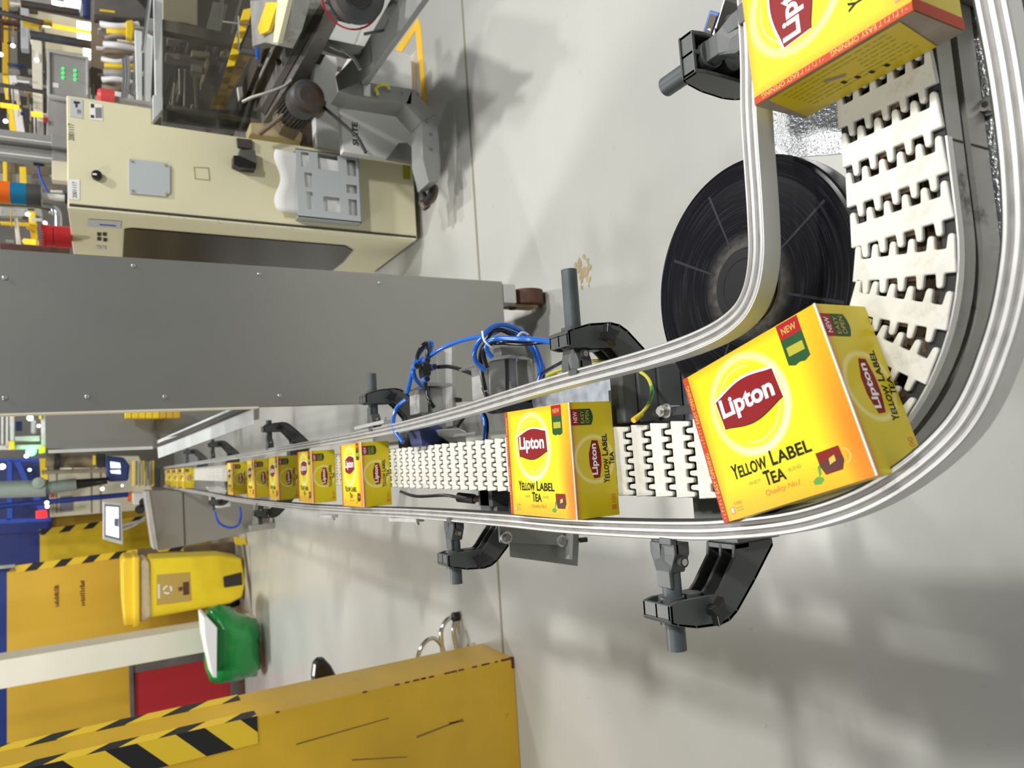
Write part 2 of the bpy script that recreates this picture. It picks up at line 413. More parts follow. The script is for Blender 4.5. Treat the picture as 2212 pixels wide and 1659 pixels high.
def root_loc(o):
    v = Vector((0, 0, 0))
    while o is not None: v += o.location; o = o.parent
    return v
def smooth_path(P, sub):
    out = []
    for i in range(len(P) - 1):
        p0 = P[max(i - 1, 0)]; p1 = P[i]; p2 = P[i + 1]; p3 = P[min(i + 2, len(P) - 1)]
        for j in range(sub):
            t = j / sub
            out.append(.5 * ((2 * p1) + (p2 - p0) * t + (2 * p0 - 5 * p1 + 4 * p2 - p3) * t * t + (3 * p1 - p0 - 3 * p2 + p3) * t ** 3))
    out.append(P[-1]); return out
def path2(pts, sub=8): return [(p.x, p.y) for p in smooth_path([Vector((a, b, 0)) for a, b in pts], sub)]

def tag(o, label, cat, group=None, kind=None):
    if label: o['label'] = label
    if cat: o['category'] = cat
    if group: o['group'] = group
    if kind: o['kind'] = kind
    return o
def thing(name, label, cat, loc=(0, 0, 0), group=None):
    o = bpy.data.objects.new(name, None); COL.objects.link(o); o.location = loc; o.empty_display_size = .05
    return tag(o, label, cat, group)
def struct(o): o['kind'] = 'structure'; return o
def copy_thing(root, label=None, group=None):
    r = root.copy(); COL.objects.link(r)
    if label: r['label'] = label
    if group: r['group'] = group
    for ch in list(root.children):
        c = ch.copy(); COL.objects.link(c); c.parent = r
        for g in list(ch.children):
            d = g.copy(); COL.objects.link(d); d.parent = c
    return r

def P(pts, **k): return [un(x, y, **k) for x, y in pts]
def yprism(mb, pts, Y, th, m=None): return mb.prism(P(pts, Y=Y), (0, th, 0), m)
def xprism(mb, pts, X, th, m=None): return mb.prism(P(pts, X=X), (th, 0, 0), m)
def zprism(mb, pts, z, th, m=None): return mb.prism(P(pts, z=z), (0, 0, -th), m)

# text as flat mesh ------------------------------------------------
TX = {}
def text_geo(s, bold=0.):
    if (s, bold) in TX: return TX[(s, bold)]
    cu = bpy.data.curves.new('t', 'FONT'); cu.body = s; cu.offset = bold; cu.resolution_u = 3
    o = bpy.data.objects.new('t', cu); COL.objects.link(o)
    dg = bpy.context.evaluated_depsgraph_get(); dg.update()
    me = bpy.data.meshes.new_from_object(o.evaluated_get(dg))
    vs = [(v.co.x, v.co.y) for v in me.vertices]; fs = [tuple(p.vertices) for p in me.polygons]
    bpy.data.objects.remove(o); bpy.data.curves.remove(cu); bpy.data.meshes.remove(me)
    x0 = min(v[0] for v in vs); x1 = max(v[0] for v in vs); y0 = min(v[1] for v in vs); y1 = max(v[1] for v in vs)
    g = ([((a - x0) / (x1 - x0), (b - y0) / (y1 - y0)) for a, b in vs], fs)
    TX[(s, bold)] = g; return g
def put_text(mb, s, rect, m, frame, lift=.0003, bold=0., shear=0.):
    """rect = (a0, b0, a1, b1) in the frame (origin, ea, eb, normal)"""
    o, ea, eb, n = [Vector(q) for q in frame]; vs, fs = text_geo(s, bold); a0, b0, a1, b1 = rect
    q = [o + ea * (a0 + (a1 - a0) * x + shear * (b1 - b0) * y) + eb * (b0 + (b1 - b0) * y) + n * lift for x, y in vs]
    mb.add(q, fs, m)
def put_poly(mb, pts, m, frame, lift=.0002):
    o, ea, eb, n = [Vector(q) for q in frame]
    mb.add([o + ea * a + eb * b + n * lift for a, b in pts], [tuple(range(len(pts)))], m)
def rect(a0, b0, a1, b1): return [(a0, b0), (a1, b0), (a1, b1), (a0, b1)]

# ================================================================== SETTING
ZC = .70                             # top of the conveyor chain
mb = MB().box((-9, -4, -.05), (11, 16, 0), 'floor'); struct(mb.build('floor'))
mb = MB().box((-9, 15.9, 0), (11, 16, 7), 'wall_paint'); struct(mb.build('wall_back'))
mb = MB().box((10.9, -4, 0), (11, 15.9, 7), 'wall_paint'); struct(mb.build('wall_right'))
mb = MB().box((-9, -4, 0), (-8.9, 15.9, 7), 'wall_paint'); struct(mb.build('wall_left'))
mb = MB().box((-2.0, 2.368, 0), (5, 2.382, .0012), 'joint'); struct(mb.build('trim_1'))
mb = MB()
zprism(mb, [(903, 38), (909, 62), (921, 222), (912, 225), (897, 66), (868, 112), (852, 108)], .002, .0015, 'floor_tape')
struct(mb.build('trim_2'))

# ================================================================== CARTONS
def smallcaps(mb, y0, hbig, hsm, pieces, m, fr, lift=.0004, bold=.022):
    for s, a0, a1, big in pieces: put_text(mb, s, (a0, y0, a1, y0 + (hbig if big else hsm)), m, fr, lift, bold)

def build_carton():
    root = thing('tea_carton', '', 'carton')
    mb = MB(); hx, hy, D = CW / 2, CH / 2, CD
    # body, object origin at its centre (z from -D/2..D/2)
    V = [(-hx, -hy, -D / 2), (hx, -hy, -D / 2), (hx, hy, -D / 2), (-hx, hy, -D / 2), (-hx, -hy, D / 2), (hx, -hy, D / 2), (hx, hy, D / 2), (-hx, hy, D / 2)]
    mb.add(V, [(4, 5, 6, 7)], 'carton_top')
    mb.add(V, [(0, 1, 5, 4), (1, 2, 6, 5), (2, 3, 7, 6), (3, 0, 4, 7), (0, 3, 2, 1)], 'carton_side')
    T = ((-hx, -hy, D / 2), (1, 0, 0), (0, 1, 0), (0, 0, 1))      # top panel frame, a along lettering
    w, h = CW, CH
    def U(*pts): return [(a * w, b * h) for a, b in pts]
    # badge with the maker's name
    def flag(grow, dy=0):
        pts = []; n = 14; a0, a1 = .200 - grow * .5, .640 + grow * .5
        for i in range(n + 1):
            t = i / n; a = a0 + (a1 - a0) * t
            pts.append((a, .745 + .035 * t + .045 * sin(pi * t) ** 1.3 + grow + dy))
        for i in range(n + 1):
            t = 1 - i / n; a = a0 + .012 + (a1 - a0) * t
            pts.append((a, .560 + .035 * t - .052 * sin(pi * t) ** 1.3 - grow * .4 + dy))
        return U(*pts)
    put_poly(mb, flag(.010, .006), 'white_print', T, .0002)
    put_poly(mb, flag(0, -.004), 'print_dark', T, .0003)
    put_poly(mb, flag(0), 'logo_red', T, .0004)
    put_text(mb, 'Lipton', (.222 * w, .585 * h, .612 * w, .745 * h), 'white_print', T, .0006, .032)
    smallcaps(mb, .235 * h, .092 * h, .074 * h, [('Y', .165 * w, .212 * w, 1), ('ELLOW', .214 * w, .420 * w, 0), ('L', .452 * w, .492 * w, 1), ('ABEL', .495 * w, .715 * w, 0)], 'print_dark', T)
    smallcaps(mb, .135 * h, .088 * h, .072 * h, [('T', .372 * w, .418 * w, 1), ('EA', .420 * w, .515 * w, 0)], 'print_dark', T)
    put_text(mb, 'FINEST', (.262 * w, .170 * h, .345 * w, .190 * h), 'print_faint', T)
    put_text(mb, 'BLEND', (.540 * w, .170 * h, .622 * w, .190 * h), 'print_faint', T)
    put_text(mb, 'Quality No1', (.345 * w, .070 * h, .575 * w, .112 * h), 'print_orange', T, shear=.3)
    put_poly(mb, U((.075, .035), (.105, .035), (.105, .080), (.075, .080)), 'print_orange', T)
    put_poly(mb, U((.083, .042), (.100, .042), (.100, .074), (.083, .074)), 'board_edge', T, .0004)
    put_text(mb, '100', (.115 * w, .085 * h, .170 * w, .105 * h), 'print_orange', T)
    put_poly(mb, U((.118, .062), (.170, .062), (.170, .070), (.118, .070)), 'print_olive', T)
    put_poly(mb, U((.118, .045), (.170, .045), (.170, .053), (.118, .053)), 'print_olive', T)
    # ribbon
    put_poly(mb, U((.745, .90), (.885, .90), (.885, .995), (.745, .995)), 'badge_red', T)
    put_text(mb, 'NEW', (.768 * w, .925 * h, .862 * w, .965 * h), 'print_gold', T, bold=.01)
    put_poly(mb, U((.745, .90), (.745, .745), (.782, .727), (.815, .735), (.848, .727), (.885, .745), (.885, .90)), 'badge_green', T)
    put_poly(mb, U((.765, .79), (.868, .79), (.868, .845), (.765, .845)), 'print_faint', T, .0003)
    # cup
    put_poly(mb, U((.725, .215), (.862, .215), (.868, .135), (.845, .085), (.745, .085), (.728, .135)), 'tea_red', T)
    put_poly(mb, U((.733, .160), (.866, .160), (.866, .125), (.843, .095), (.750, .095), (.732, .125)), 'tea_dark', T, .0003)
    put_poly(mb, U((.785, .130), (.825, .142), (.825, .175), (.790, .165)), 'print_gold', T, .0004)
    c = (.872, .150)
    for r0, r1, mm in ((.048, .036, 'print_gold'),):
        pts = [(c[0] + r0 * cos(t) * .9, c[1] + r0 * sin(t)) for t in [radians(q) for q in range(-80, 81, 16)]] + \
              [(c[0] + r1 * cos(t) * .9, c[1] + r1 * sin(t)) for t in [radians(q) for q in range(80, -81, -16)]]
        put_poly(mb, U(*pts), mm, T, .0002)
    put_poly(mb, U((.700, .045), (.665, .052), (.660, .072), (.690, .090), (.722, .080), (.725, .062)), 'leaf', T)
    put_poly(mb, U((.705, .085), (.722, .100), (.730, .150), (.712, .140)), 'leaf', T)
    # narrow front panel (+x)
    Fr = ((hx, -hy, -D / 2), (0, 1, 0), (0, 0, 1), (1, 0, 0))
    def UF(*pts): return [(a * h, b * D) for a, b in pts]
    put_poly(mb, UF((.335, .54), (.34, .40), (.45, .345), (.55, .345), (.66, .40), (.665, .54), (.55, .625), (.45, .625)), 'logo_red', Fr)
    put_text(mb, 'Lipton', (.365 * h, .405 * D, .635 * h, .585 * D), 'white_print', Fr, .0004, .03)
    smallcaps(mb, .175 * D, .145 * D, .115 * D, [('Y', .290 * h, .325 * h, 1), ('ELLOW', .327 * h, .500 * h, 0), ('L', .525 * h, .555 * h, 1), ('ABEL', .557 * h, .715 * h, 0)], 'print_dark', Fr)
    smallcaps(mb, .035 * D, .125 * D, .10 * D, [('T', .445 * h, .475 * h, 1), ('EA', .478 * h, .555 * h, 0)], 'print_dark', Fr)
    put_poly(mb, UF((.80, .98), (.80, .80), (.94, .80), (.94, .98)), 'badge_red', Fr)
    put_text(mb, 'NEW', (.822 * h, .84 * D, .918 * h, .93 * D), 'white_print', Fr, .0004, .01)
    put_poly(mb, UF((.80, .80), (.80, .52), (.835, .48), (.87, .465), (.905, .48), (.94, .52), (.94, .80)), 'badge_green', Fr)
    put_text(mb, 'EASY', (.815 * h, .68 * D, .925 * h, .76 * D), 'print_gold', Fr, .0004)
    put_text(mb, 'OPEN', (.815 * h, .56 * D, .925 * h, .65 * D), 'print_gold', Fr, .0004)
    put_text(mb, '100', (.115 * h, .07 * D, .19 * h, .17 * D), 'print_orange', Fr, .0003)
    put_poly(mb, UF((.055, .06), (.095, .06), (.095, .17), (.055, .17)), 'print_orange', Fr)
    # side panel with bar code (-y)
    S = ((-hx, -hy, -D / 2), (1, 0, 0), (0, 0, 1), (0, -1, 0))
    a = .14
    random.seed(3)
    while a < .40:
        b = random.choice((.006, .010, .015)); put_poly(mb, [(a * w, .20 * D), ((a + b) * w, .20 * D), ((a + b) * w, .80 * D), (a * w, .80 * D)], 'print_dark', S); a += b + random.choice((.006, .010, .014))
    mb.build('carton_body', root, world=False).location = (0, 0, D / 2)
    # tear strip round the back edge
    mb = MB()
    put_poly(mb, U((0, 0), (.040, 0), (.040, 1), (0, 1)), 'strip_red', T, .0005)
    put_poly(mb, [(0, 0), (.060 * w, 0), (.060 * w, D), (0, D)], 'strip_red', S, .0005)
    G = ((-hx, -hy, D / 2), (0, 1, 0), (-1, 0, 0), (0, 0, 1))     # runs up the strip
    for k in (.02, .50):
        put_text(mb, 'EASY OPENING', ((k + .17) * h, -.036 * w, (k + .44) * h, -.010 * w), 'strip_text', G, .0007)
        put_poly(mb, [((k + .005) * h, -.022 * w), ((k + .013) * h, -.022 * w), ((k + .013) * h, -.018 * w), ((k + .005) * h, -.018 * w)], 'strip_text', G, .0007)
        for j in range(6):
            q = k + .028 + j * .023
            put_poly(mb, [(q * h, -.034 * w), ((q + .003) * h, -.034 * w), ((q + .003) * h, -.014 * w), (q * h, -.014 * w)], 'strip_text', G, .0007)
            if j % 2: put_poly(mb, [(q * h, -.016 * w), ((q + .014) * h, -.016 * w), ((q + .014) * h, -.012 * w), (q * h, -.012 * w)], 'strip_text', G, .0007)
    mb.build('tear_strip', root, world=False).location = (0, 0, D / 2)
    # glued rear closure: bare board with the yellow tapered flap over it
    mb = MB(); Bk = ((-hx, hy, -D / 2), (0, -1, 0), (0, 0, 1), (-1, 0, 0))
    put_poly(mb, rect(0, 0, h, D), 'kraft', Bk, .0006)
    put_poly(mb, [(.03 * h, .02 * D), (.86 * h, .02 * D), (.92 * h, .97 * D), (.09 * h, .97 * D)], 'carton_plain', Bk, .0012)
    rnd = random.Random(9)
    for j in range(7):                       # rows of fine print, too small to read
        a = .16
        while a < .80:
            L_ = rnd.uniform(.015, .06)
            if not (.36 < a < .56 and 1 < j < 5): put_poly(mb, rect(a * h, (.86 - .10 * j) * D, min(a + L_, .82) * h, (.885 - .10 * j) * D), 'print_olive', Bk, .0014)
            a += L_ + rnd.uniform(.008, .02)
    for a, b in ((.40, .34), (.47, .28), (.54, .22), (.62, .18)): put_poly(mb, rect(a * h, b * D, (a + .022) * h, (b + .09) * D), 'print_dark', Bk, .0016)
    put_poly(mb, [(.36 * h, .62 * D), (.46 * h, .50 * D), (.48 * h, .56 * D), (.38 * h, .68 * D)], 'kraft', Bk, .0016)
    mb.build('closure_flap', root, world=False).location = (0, 0, D / 2)
    # pale cut edge of the board along the front
    mb = MB().box((hx - .0006, -hy, D / 2 - .0006), (hx + .0009, hy, D / 2 + .0008), 'board_edge')
    mb.build('board_edge', root, world=False).location = (0, 0, D / 2)
    return root
carton = build_carton()
def lab(r, l): r['label'] = l
def place(r, x, y, rz, l):
    r.location = (x, y, ZC + .0005); r.rotation_euler = (0, 0, rz); r['label'] = l
    r['group'] = 'yellow tea cartons riding on the conveyor chain'
place(carton, -.0178, .792, -pi / 2, 'yellow and orange tea carton lying flat on the straight chain, second nearest of the line')
c1 = copy_thing(carton); ang = atan2(.363 - .515, .097 - .055)
place(c1, (.055 + .097 - .038 - .075) / 4, (.515 + .363 + .331 + .482) / 4, ang, 'yellow tea carton lying skewed on the chain as it enters the bend, largest whole one')
c2 = copy_thing(carton); place(c2, .278 + CW / 2 - .0015, .335, radians(1.5), 'yellow tea carton past the bend, cut by the photo edge, glued flap showing')
far = [(-.033, 1.592, 'yellow tea carton on the far chain, nearest of the spaced row, third along the straight'),
       (-.0365, 2.020, 'yellow tea carton in the far row, right behind the nearest spaced one'),
       (-.040, 2.445, 'yellow tea carton in the middle of the five spaced far cartons'),
       (-.044, 2.865, 'yellow tea carton in the far row, fourth of the five spaced ones'),
       (-.045, 3.370, 'yellow tea carton farthest of the five spaced ones, next to the bare white chain'),
       (-.045, 5.50, 'small distant yellow tea carton, nearest of the bunch beyond the bare chain'),
       (-.045, 5.98, 'small distant yellow tea carton, second of the bunch beyond the bare chain'),
       (-.045, 6.50, 'small distant yellow tea carton, third of the bunch beyond the bare chain'),
       (-.045, 7.05, 'small distant yellow tea carton, last of the bunch beyond the bare chain')]
for x, y, l in far: place(copy_thing(carton), x, y, -pi / 2 + random.uniform(-.015, .015), l)

# ================================================================== CONVEYOR CHAIN
XS = -.0225; BC = (.145, .497); BR = .1675; PITCH = .0345
L1 = 8.0 - BC[1]; L2 = BR * pi / 2
def chain_at(s):                      # s from the far end towards the camera and round the bend
    if s < L1: return XS, 8.0 - s, -pi / 2
    s -= L1
    if s < L2:
        t = pi + s / BR; return BC[0] + BR * cos(t), BC[1] + BR * sin(t), -pi / 2 + s / BR
    return BC[0] + (s - L2), BC[1] - BR, 0
def link_mesh():
    mb = MB(); hw = .0415; n = 11; cw = 2 * hw / n; g = .0056; pts = []
    fr = []; bk = []
    for i in range(n):
        w0 = -hw + i * cw; w1 = w0 + cw; hi = (i % 2 == 0)
        f_ = .0220 if hi else .0112
        b_ = f_ - PITCH + g
        tp = .0012
        if hi: fr += [(f_ - .002, w0 + tp), (f_, w0 + tp + .001), (f_, w1 - tp - .001), (f_ - .002, w1 - tp)]; bk += [(b_, w0 - .0006), (b_, w1 + .0006)]
        else: fr += [(f_, w0 - .0004), (f_, w1 + .0004)]; bk += [(b_ + .002, w0 + tp), (b_, w0 + tp + .001), (b_, w1 - tp - .001), (b_ + .002, w1 - tp)]
    pts = fr + bk[::-1]
    mb.prism([(a, b, 0) for a, b in pts], (0, 0, -.0042), 'chain_white')
    mb.box((-.010, -.012, -.016), (.010, .012, -.0043), 'chain_under')
    return mb
root = thing('conveyor_chain', 'white toothed plastic plate chain running in from afar and turning right', 'conveyor chain', (XS, 1.0, ZC))
lk = link_mesh().build('chain_link', root, world=False)
bv = lk.modifiers.new('bevel', 'BEVEL'); bv.width = .0007; bv.segments = 1
s_end = L1 + L2 + .55
ns = int(s_end / PITCH); rest = MB(); k = 0; first = True
for i in range(ns):
    s = s_end - i * PITCH + .012; x, y, a = chain_at(s)
    if i < 100:
        o = lk if first else lk.copy()
        if not first: COL.objects.link(o)
        first = False
        o.parent = root; o.location = Vector((x, y, ZC)) - root.location; o.rotation_euler = (0, 0, a)
    else:
        T = Matrix.Translation((x, y, ZC)) @ Matrix.Rotation(a, 4, 'Z'); m0 = link_mesh()
        rest.add([T @ v for v in m0.v], m0.f, 'chain_white')
o = rest.build('chain_link', root); o['kind'] = 'stuff'

# ------------------------------------------------------------------ beam
cen = [(XS, 8.0), (XS, BC[1] + .0001)] + [(BC[0] + BR * cos(t), BC[1] + BR * sin(t)) for t in [pi + pi / 2 * i / 24 for i in range(25)]] + [(.9, BC[1] - BR)]
root = thing('conveyor_beam', 'weathered grey aluminium conveyor beam with dark side slot under the white chain', 'conveyor', (XS, 1.0, ZC - .1))
bp_ = [(-.0415, -.062), (-.0415, -.037), (-.034, -.037), (-.034, -.027), (-.0415, -.027), (-.0415, -.012), (-.0415, -.006), (-.034, -.006), (-.034, -.020),
       (.034, -.020), (.034, -.006), (.0415, -.006), (.0415, -.012), (.0415, -.027), (.034, -.027), (.034, -.037), (.0415, -.037), (.0415, -.062)]
MB().sweep(cen, [(a, ZC + b) for a, b in bp_], 'alu_beam').build('side_profile', root)
wl = [(a * (1.0), b) for a, b in [(-.0345, -.052), (-.0345, -.062), (-.0341, -.062), (-.0341, -.052)]]
MB().sweep(cen, [(-.0346, ZC - .028), (-.0346, ZC - .036), (-.033, ZC - .036), (-.033, ZC - .028)], 'slot_dark').build('slot_strip', root)
MB().sweep(cen, [(-.030, ZC - .0195), (-.030, ZC - .0175), (.030, ZC - .0175), (.030, ZC - .0195)], 'chain_under').build('return_bed', root)
for sgn in (-1, 1):
    MB().sweep(cen, [(sgn * .0415, ZC - .0062), (sgn * .0415, ZC - .0042), (sgn * .030, ZC - .0042), (sgn * .030, ZC - .0062)], 'black_matt').build('wear_strip', root)
# outer guard lip in the bend and joint lines on its side face
arc = [(BC[0] + BR * cos(t), BC[1] + BR * sin(t)) for t in [pi * 1.08 + pi * .42 * i / 20 for i in range(21)]] + [(.21, BC[1] - BR)]
MB().sweep(arc, [(-.0420, ZC - .009), (-.0420, ZC - .002), (-.0434, ZC - .002), (-.0434, ZC - .009)], 'alu').build('edge_strip', root)
MB().box((.2085, .2875, ZC - .0265), (.2100, .2884, ZC - .006), 'slot_dark').box((.2085, .2875, ZC - .061), (.2100, .2884, ZC - .0375), 'slot_dark').build('joint_line', root)
MB().box((.325, .262, ZC - .115), (.42, .2878, ZC - .02), 'rack_dark').box((.325, .245, ZC - .130), (.42, .2878, ZC - .09), 'rack_dark').build('connector_block', root, bevel=.004)
for x, y in ((XS, .95), (XS, 3.2), (XS, 5.6), (.75, BC[1] - BR)):
    MB().box((x - .03, y - .03, .0), (x + .03, y + .03, ZC - .066), 'alu_white').box((x - .06, y - .06, 0), (x + .06, y + .06, .02), 'alu_white').build('support_leg', root, bevel=.003)

# ------------------------------------------------------------------ turning wheel
root = thing('turning_wheel', 'black scratched plastic turning wheel inside the conveyor bend', 'wheel', (BC[0], BC[1], ZC - .012))
mb = MB(); RW = .1275
mb.lathe((0, 0, 0), (0, 0, 1), [(0, -.0335), (RW - .012, -.0335), (RW - .006, -.032), (RW, -.028), (RW, -.004), (RW - .001, -.001), (RW - .004, 0), (RW - .020, -.0012), (.041, -.0012), (.040, -.0005), (.0385, -.0005)], 'wheel', 96)
mb.build('disc', root, world=False)
mb = MB().lathe((0, 0, 0), (0, 0, 1), [(.0385, -.002), (.0385, .001), (.0375, .0018), (.028, .0018), (.0275, .0012), (.027, .0018), (0, .0018)], 'black_plastic', 60)
mb.build('hub_cap', root, world=False)
for t in (20, 62, 118, 150, 205, 250, 300, 340):
    t = radians(t); d = Vector((cos(t), sin(t), 0)); n_ = Vector((-sin(t), cos(t), 0))
    MB().add([d * .046 - n_ * .0011, d * .120 - n_ * .0016, d * .120 + n_ * .0016, d * .046 + n_ * .0011], [(0, 1, 2, 3)], 'wheel_mark', Matrix.Translation((0, 0, -.0009))).build('rib_mark', root, world=False)

# base plate of the bend, bright rough casting, and galvanised plates beside the chain
mb = MB()
zprism(mb, [(1640, 345), (1600, 60), (1640, -300), (2150, -300), (2106, 40), (2150, 160), (2185, 350), (2196, 520), (2150, 640), (2000, 560), (1900, 300), (1835, 330)], ZC - .066, .006, 'cast_bright')
o = mb.build('bend_base_plate'); tag(o, 'bright rough cast plate under the bend, glinting beside the white chain', 'plate')
mb = MB()
zprism(mb, [(1120, 905), (1128, 850), (1300, 800), (1500, 735), (1560, 905), (1340, 935)], ZC - .104, .004, 'galv')
o = mb.build('galvanised_tray'); tag(o, 'blue-grey galvanised tray plate below the inner rail beside the wheel', 'plate')
mb = MB()
q = un(2141, 230, z=ZC - .066)
mb.cyl(q, q + Vector((0, 0, .004)), .0075, 'steel', 24).cyl(q + Vector((0, 0, .004)), q + Vector((0, 0, .009)), .005, 'steel', 24).cyl(q + Vector((0, 0, .0091)), q + Vector((0, 0, .0095)), .0026, 'slot_dark', 6)
o = mb.build('cap_screw'); tag(o, 'shiny cap screw in the rough plate by the outer rail of the bend', 'screw')

# ------------------------------------------------------------------ guide rails
def rail_prof(w, h, zt, side):        # two wide grooves along the top, side=+1 keeps w on the left of the path
    p = [(0, -h), (0, -.0012), (.0008, 0), (.0032, 0), (.0042, -.0026), (.0068, -.0026), (.0078, 0), (.0108, 0), (.0118, -.0026), (.0140, -.0026), (.0150, 0), (w - .0010, 0), (w, -.0015), (w, -h)]
    return [(side * q[0], zt + q[1]) for q in p]
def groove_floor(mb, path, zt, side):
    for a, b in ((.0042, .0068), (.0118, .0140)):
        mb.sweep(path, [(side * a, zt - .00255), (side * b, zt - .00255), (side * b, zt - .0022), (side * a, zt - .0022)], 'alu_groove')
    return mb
ZR = ZC + .045
outer = path2([(-.118, 7.6), (-.122, 4.5), (-.128, 3.46), (-.118, 2.25), (-.108, 1.70), (-.097, 1.28), (-.0915, .95), (-.0895, .76), (-.083, .575), (-.076, .487), (-.063, .408), (-.039, .342), (.001, .286), (.050, .256), (.101, .239), (.150, .233), (.210, .232), (.277, .235), (.42, .243), (.8, .25)], 10)
root = thing('guide_rail', 'ribbed aluminium outer guide rail sweeping round the bend on the left side', 'guide rail', (-.09, 1.0, ZR))
MB().sweep(outer, rail_prof(.0185, .020, ZR, -1), 'alu').build('rail_profile', root, bevel=.0004)
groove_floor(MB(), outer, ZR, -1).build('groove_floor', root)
MB().sweep([(a, b) for a, b in outer], [(.0008, ZR - .0005), (.0008, ZR - .0205), (-.0002, ZR - .0205), (-.0002, ZR - .0005)], 'black_matt').build('wear_liner', root)
def sleeve(p0, p1, z, side):
    d = (p1 - p0).normalized(); l = Vector((-d.y, d.x, 0)) * side
    mb = MB(); mb.prism([p0 + l * .0, p1 + l * .0, p1 + l * .007, p0 + l * .007], (0, 0, -.016), 'alu')
    mb.cyl(p1 - d * .012 + l * .007 + Vector((0, 0, -.008)), p1 - d * .012 + l * .013 + Vector((0, 0, -.008)), .0032, 'steel', 12)
    return mb
a = un(862, 1122, z=ZR); b = un(912, 1128, z=ZR)
sleeve(Vector((-.1205, 1.42, ZR - .002)), Vector((-.1145, 1.27, ZR - .002)), ZR, -1).build('joint_sleeve', root)
a = Vector((-.140, 1.98, ZR - .002)); sleeve(a, Vector((-.1345, 1.84, ZR - .002)), ZR, -1).build('joint_sleeve', root)
inner = path2([(.037, 7.6), (.038, 5.5), (.039, 3.7), (.0435, 2.18), (.0455, 1.69), (.0500, 1.33), (.0585, 1.06), (.0655, .92), (.073, .77), (.079, .590), (.086, .507), (.098, .462), (.118, .438), (.150, .425), (.194, .4205), (.280, .417), (.40, .408), (.8, .40)], 10)
root = thing('guide_rail', 'ribbed aluminium inner guide rail curving over the black wheel', 'guide rail', (.06, 1.0, ZR))
MB().sweep(inner, rail_prof(.0175, .021, ZR, 1), 'alu').build('rail_profile', root, bevel=.0004)
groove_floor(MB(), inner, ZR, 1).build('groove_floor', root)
MB().sweep(inner, [(-.0008, ZR - .0005), (-.0008, ZR - .0215), (.0002, ZR - .0215), (.0002, ZR - .0005)], 'alu_white').build('wear_liner', root)
sleeve(Vector((.0685, 1.62, ZR - .002)), Vector((.071, 1.42, ZR - .002)), ZR, 1).build('joint_sleeve', root)

# ------------------------------------------------------------------ guide rail brackets
def bracket_parts():
    """local frame: x outward from the beam side, y along the beam, z up from chain level"""
    prof = [(.052, -.040), (.052, -.098), (.060, -.099), (.094, -.066), (.122, -.036), (.129, -.024), (.1315, -.010), (.129, .022), (.123, .046), (.119, .056), (.101, .056), (.0985, .045), (.099, -.008), (.093, -.015), (.080, -.026), (.066, -.038)]
    outw = [(.060, -.099), (.094, -.066), (.122, -.036), (.129, -.024), (.1315, -.010), (.129, .022), (.123, .046), (.119, .056)]
    mb = MB(); hw = .021
    for y0, y1 in ((-hw, -hw + .004), (-.002, .002), (hw - .004, hw)):
        mb.prism([(a, y0, z) for a, z in prof], (0, y1 - y0, 0), 'bracket')
    inn = [(a - .004, z + .002) for a, z in outw]
    for i in range(len(outw) - 1):
        mb.prism([(outw[i][0], -hw, outw[i][1]), (outw[i + 1][0], -hw, outw[i + 1][1]), (inn[i + 1][0], -hw, inn[i + 1][1]), (inn[i][0], -hw, inn[i][1])], (0, 2 * hw, 0), 'bracket')
    mb.prism([(.101, -hw, .056), (.119, -hw, .056), (.119, -hw, .052), (.101, -hw, .052)], (0, 2 * hw, 0), 'bracket')
    mb.box((.052, -hw, -.062), (.058, hw, -.040), 'bracket')
    mb.cyl((.0975, 0, .035), (.126, 0, .035), .0135, 'bracket', 24)
    mb.cyl((.0975, 0, .008), (.122, 0, .008), .011, 'bracket', 24)
    arm = mb
    base = MB().box((.0, -.026, -.098), (.030, .026, -.030), 'bracket').box((.030, -.030, -.100), (.050, .030, -.036), 'bracket').box((.050, -.020, -.094), (.054, .020, -.042), 'bracket')
    # four pointed clamping knob on the near face
    kn = MB(); pts = []
    for i in range(8):
        t = pi / 4 * i; r = .015 if i % 2 == 0 else .0075
        pts.append((.113 + r * cos(t + .3), 0, .002 + r * sin(t + .3)))
    kn.prism([(a, -hw - .016, c) for a, b, c in pts], (0, .010, 0), 'black_plastic').cyl((.113, -hw - .006, .002), (.113, -hw + .001, .002), .006, 'black_plastic', 16)
    return arm, base, kn
arm_mb, base_mb, knob_mb = bracket_parts()
def rod_mb(x0, x1, z):
    mb = MB().cyl((x0, 0, z), (x1, 0, z), .0100, 'bracket_rod', 28)
    return mb
def clamp_mb(x0, z):
    """jaw gripping the rail at x0, tapering to the rod"""
    mb = MB()
    mb.prism([(x0 - .004, -.019, z + .007), (x0 + .010, -.019, z + .007), (x0 + .028, -.0105, z + .0105), (x0 + .045, -.0102, z + .0102), (x0 + .045, .0102, z + .0102), (x0 + .028, .0105, z + .0105), (x0 + .010, .019, z + .007), (x0 - .004, .019, z + .007)], (0, 0, -.004), 'bracket')
    for y0, y1 in ((-.019, -.003), (.003, .019)):
        mb.prism([(x0 - .001, y0, z + .009), (x0 + .010, y0, z + .009), (x0 + .030, y0 * .55, z + .010), (x0 + .030, y1 * .55, z + .010), (x0 + .010, y1, z + .009), (x0 - .001, y1, z + .009)], (0, 0, -.020), 'bracket')
    mb.box((x0 - .007, -.019, z + .004), (x0, .019 - .020, z + .013), 'bracket')
    mb.cyl((x0 + .018, -.017, z), (x0 + .018, -.0225, z), .0055, 'slot_dark', 16)
    mb.cyl((x0 + .018, -.017, z), (x0 + .018, -.0230, z), .0036, 'steel', 12)
    return mb
PROTO = {}
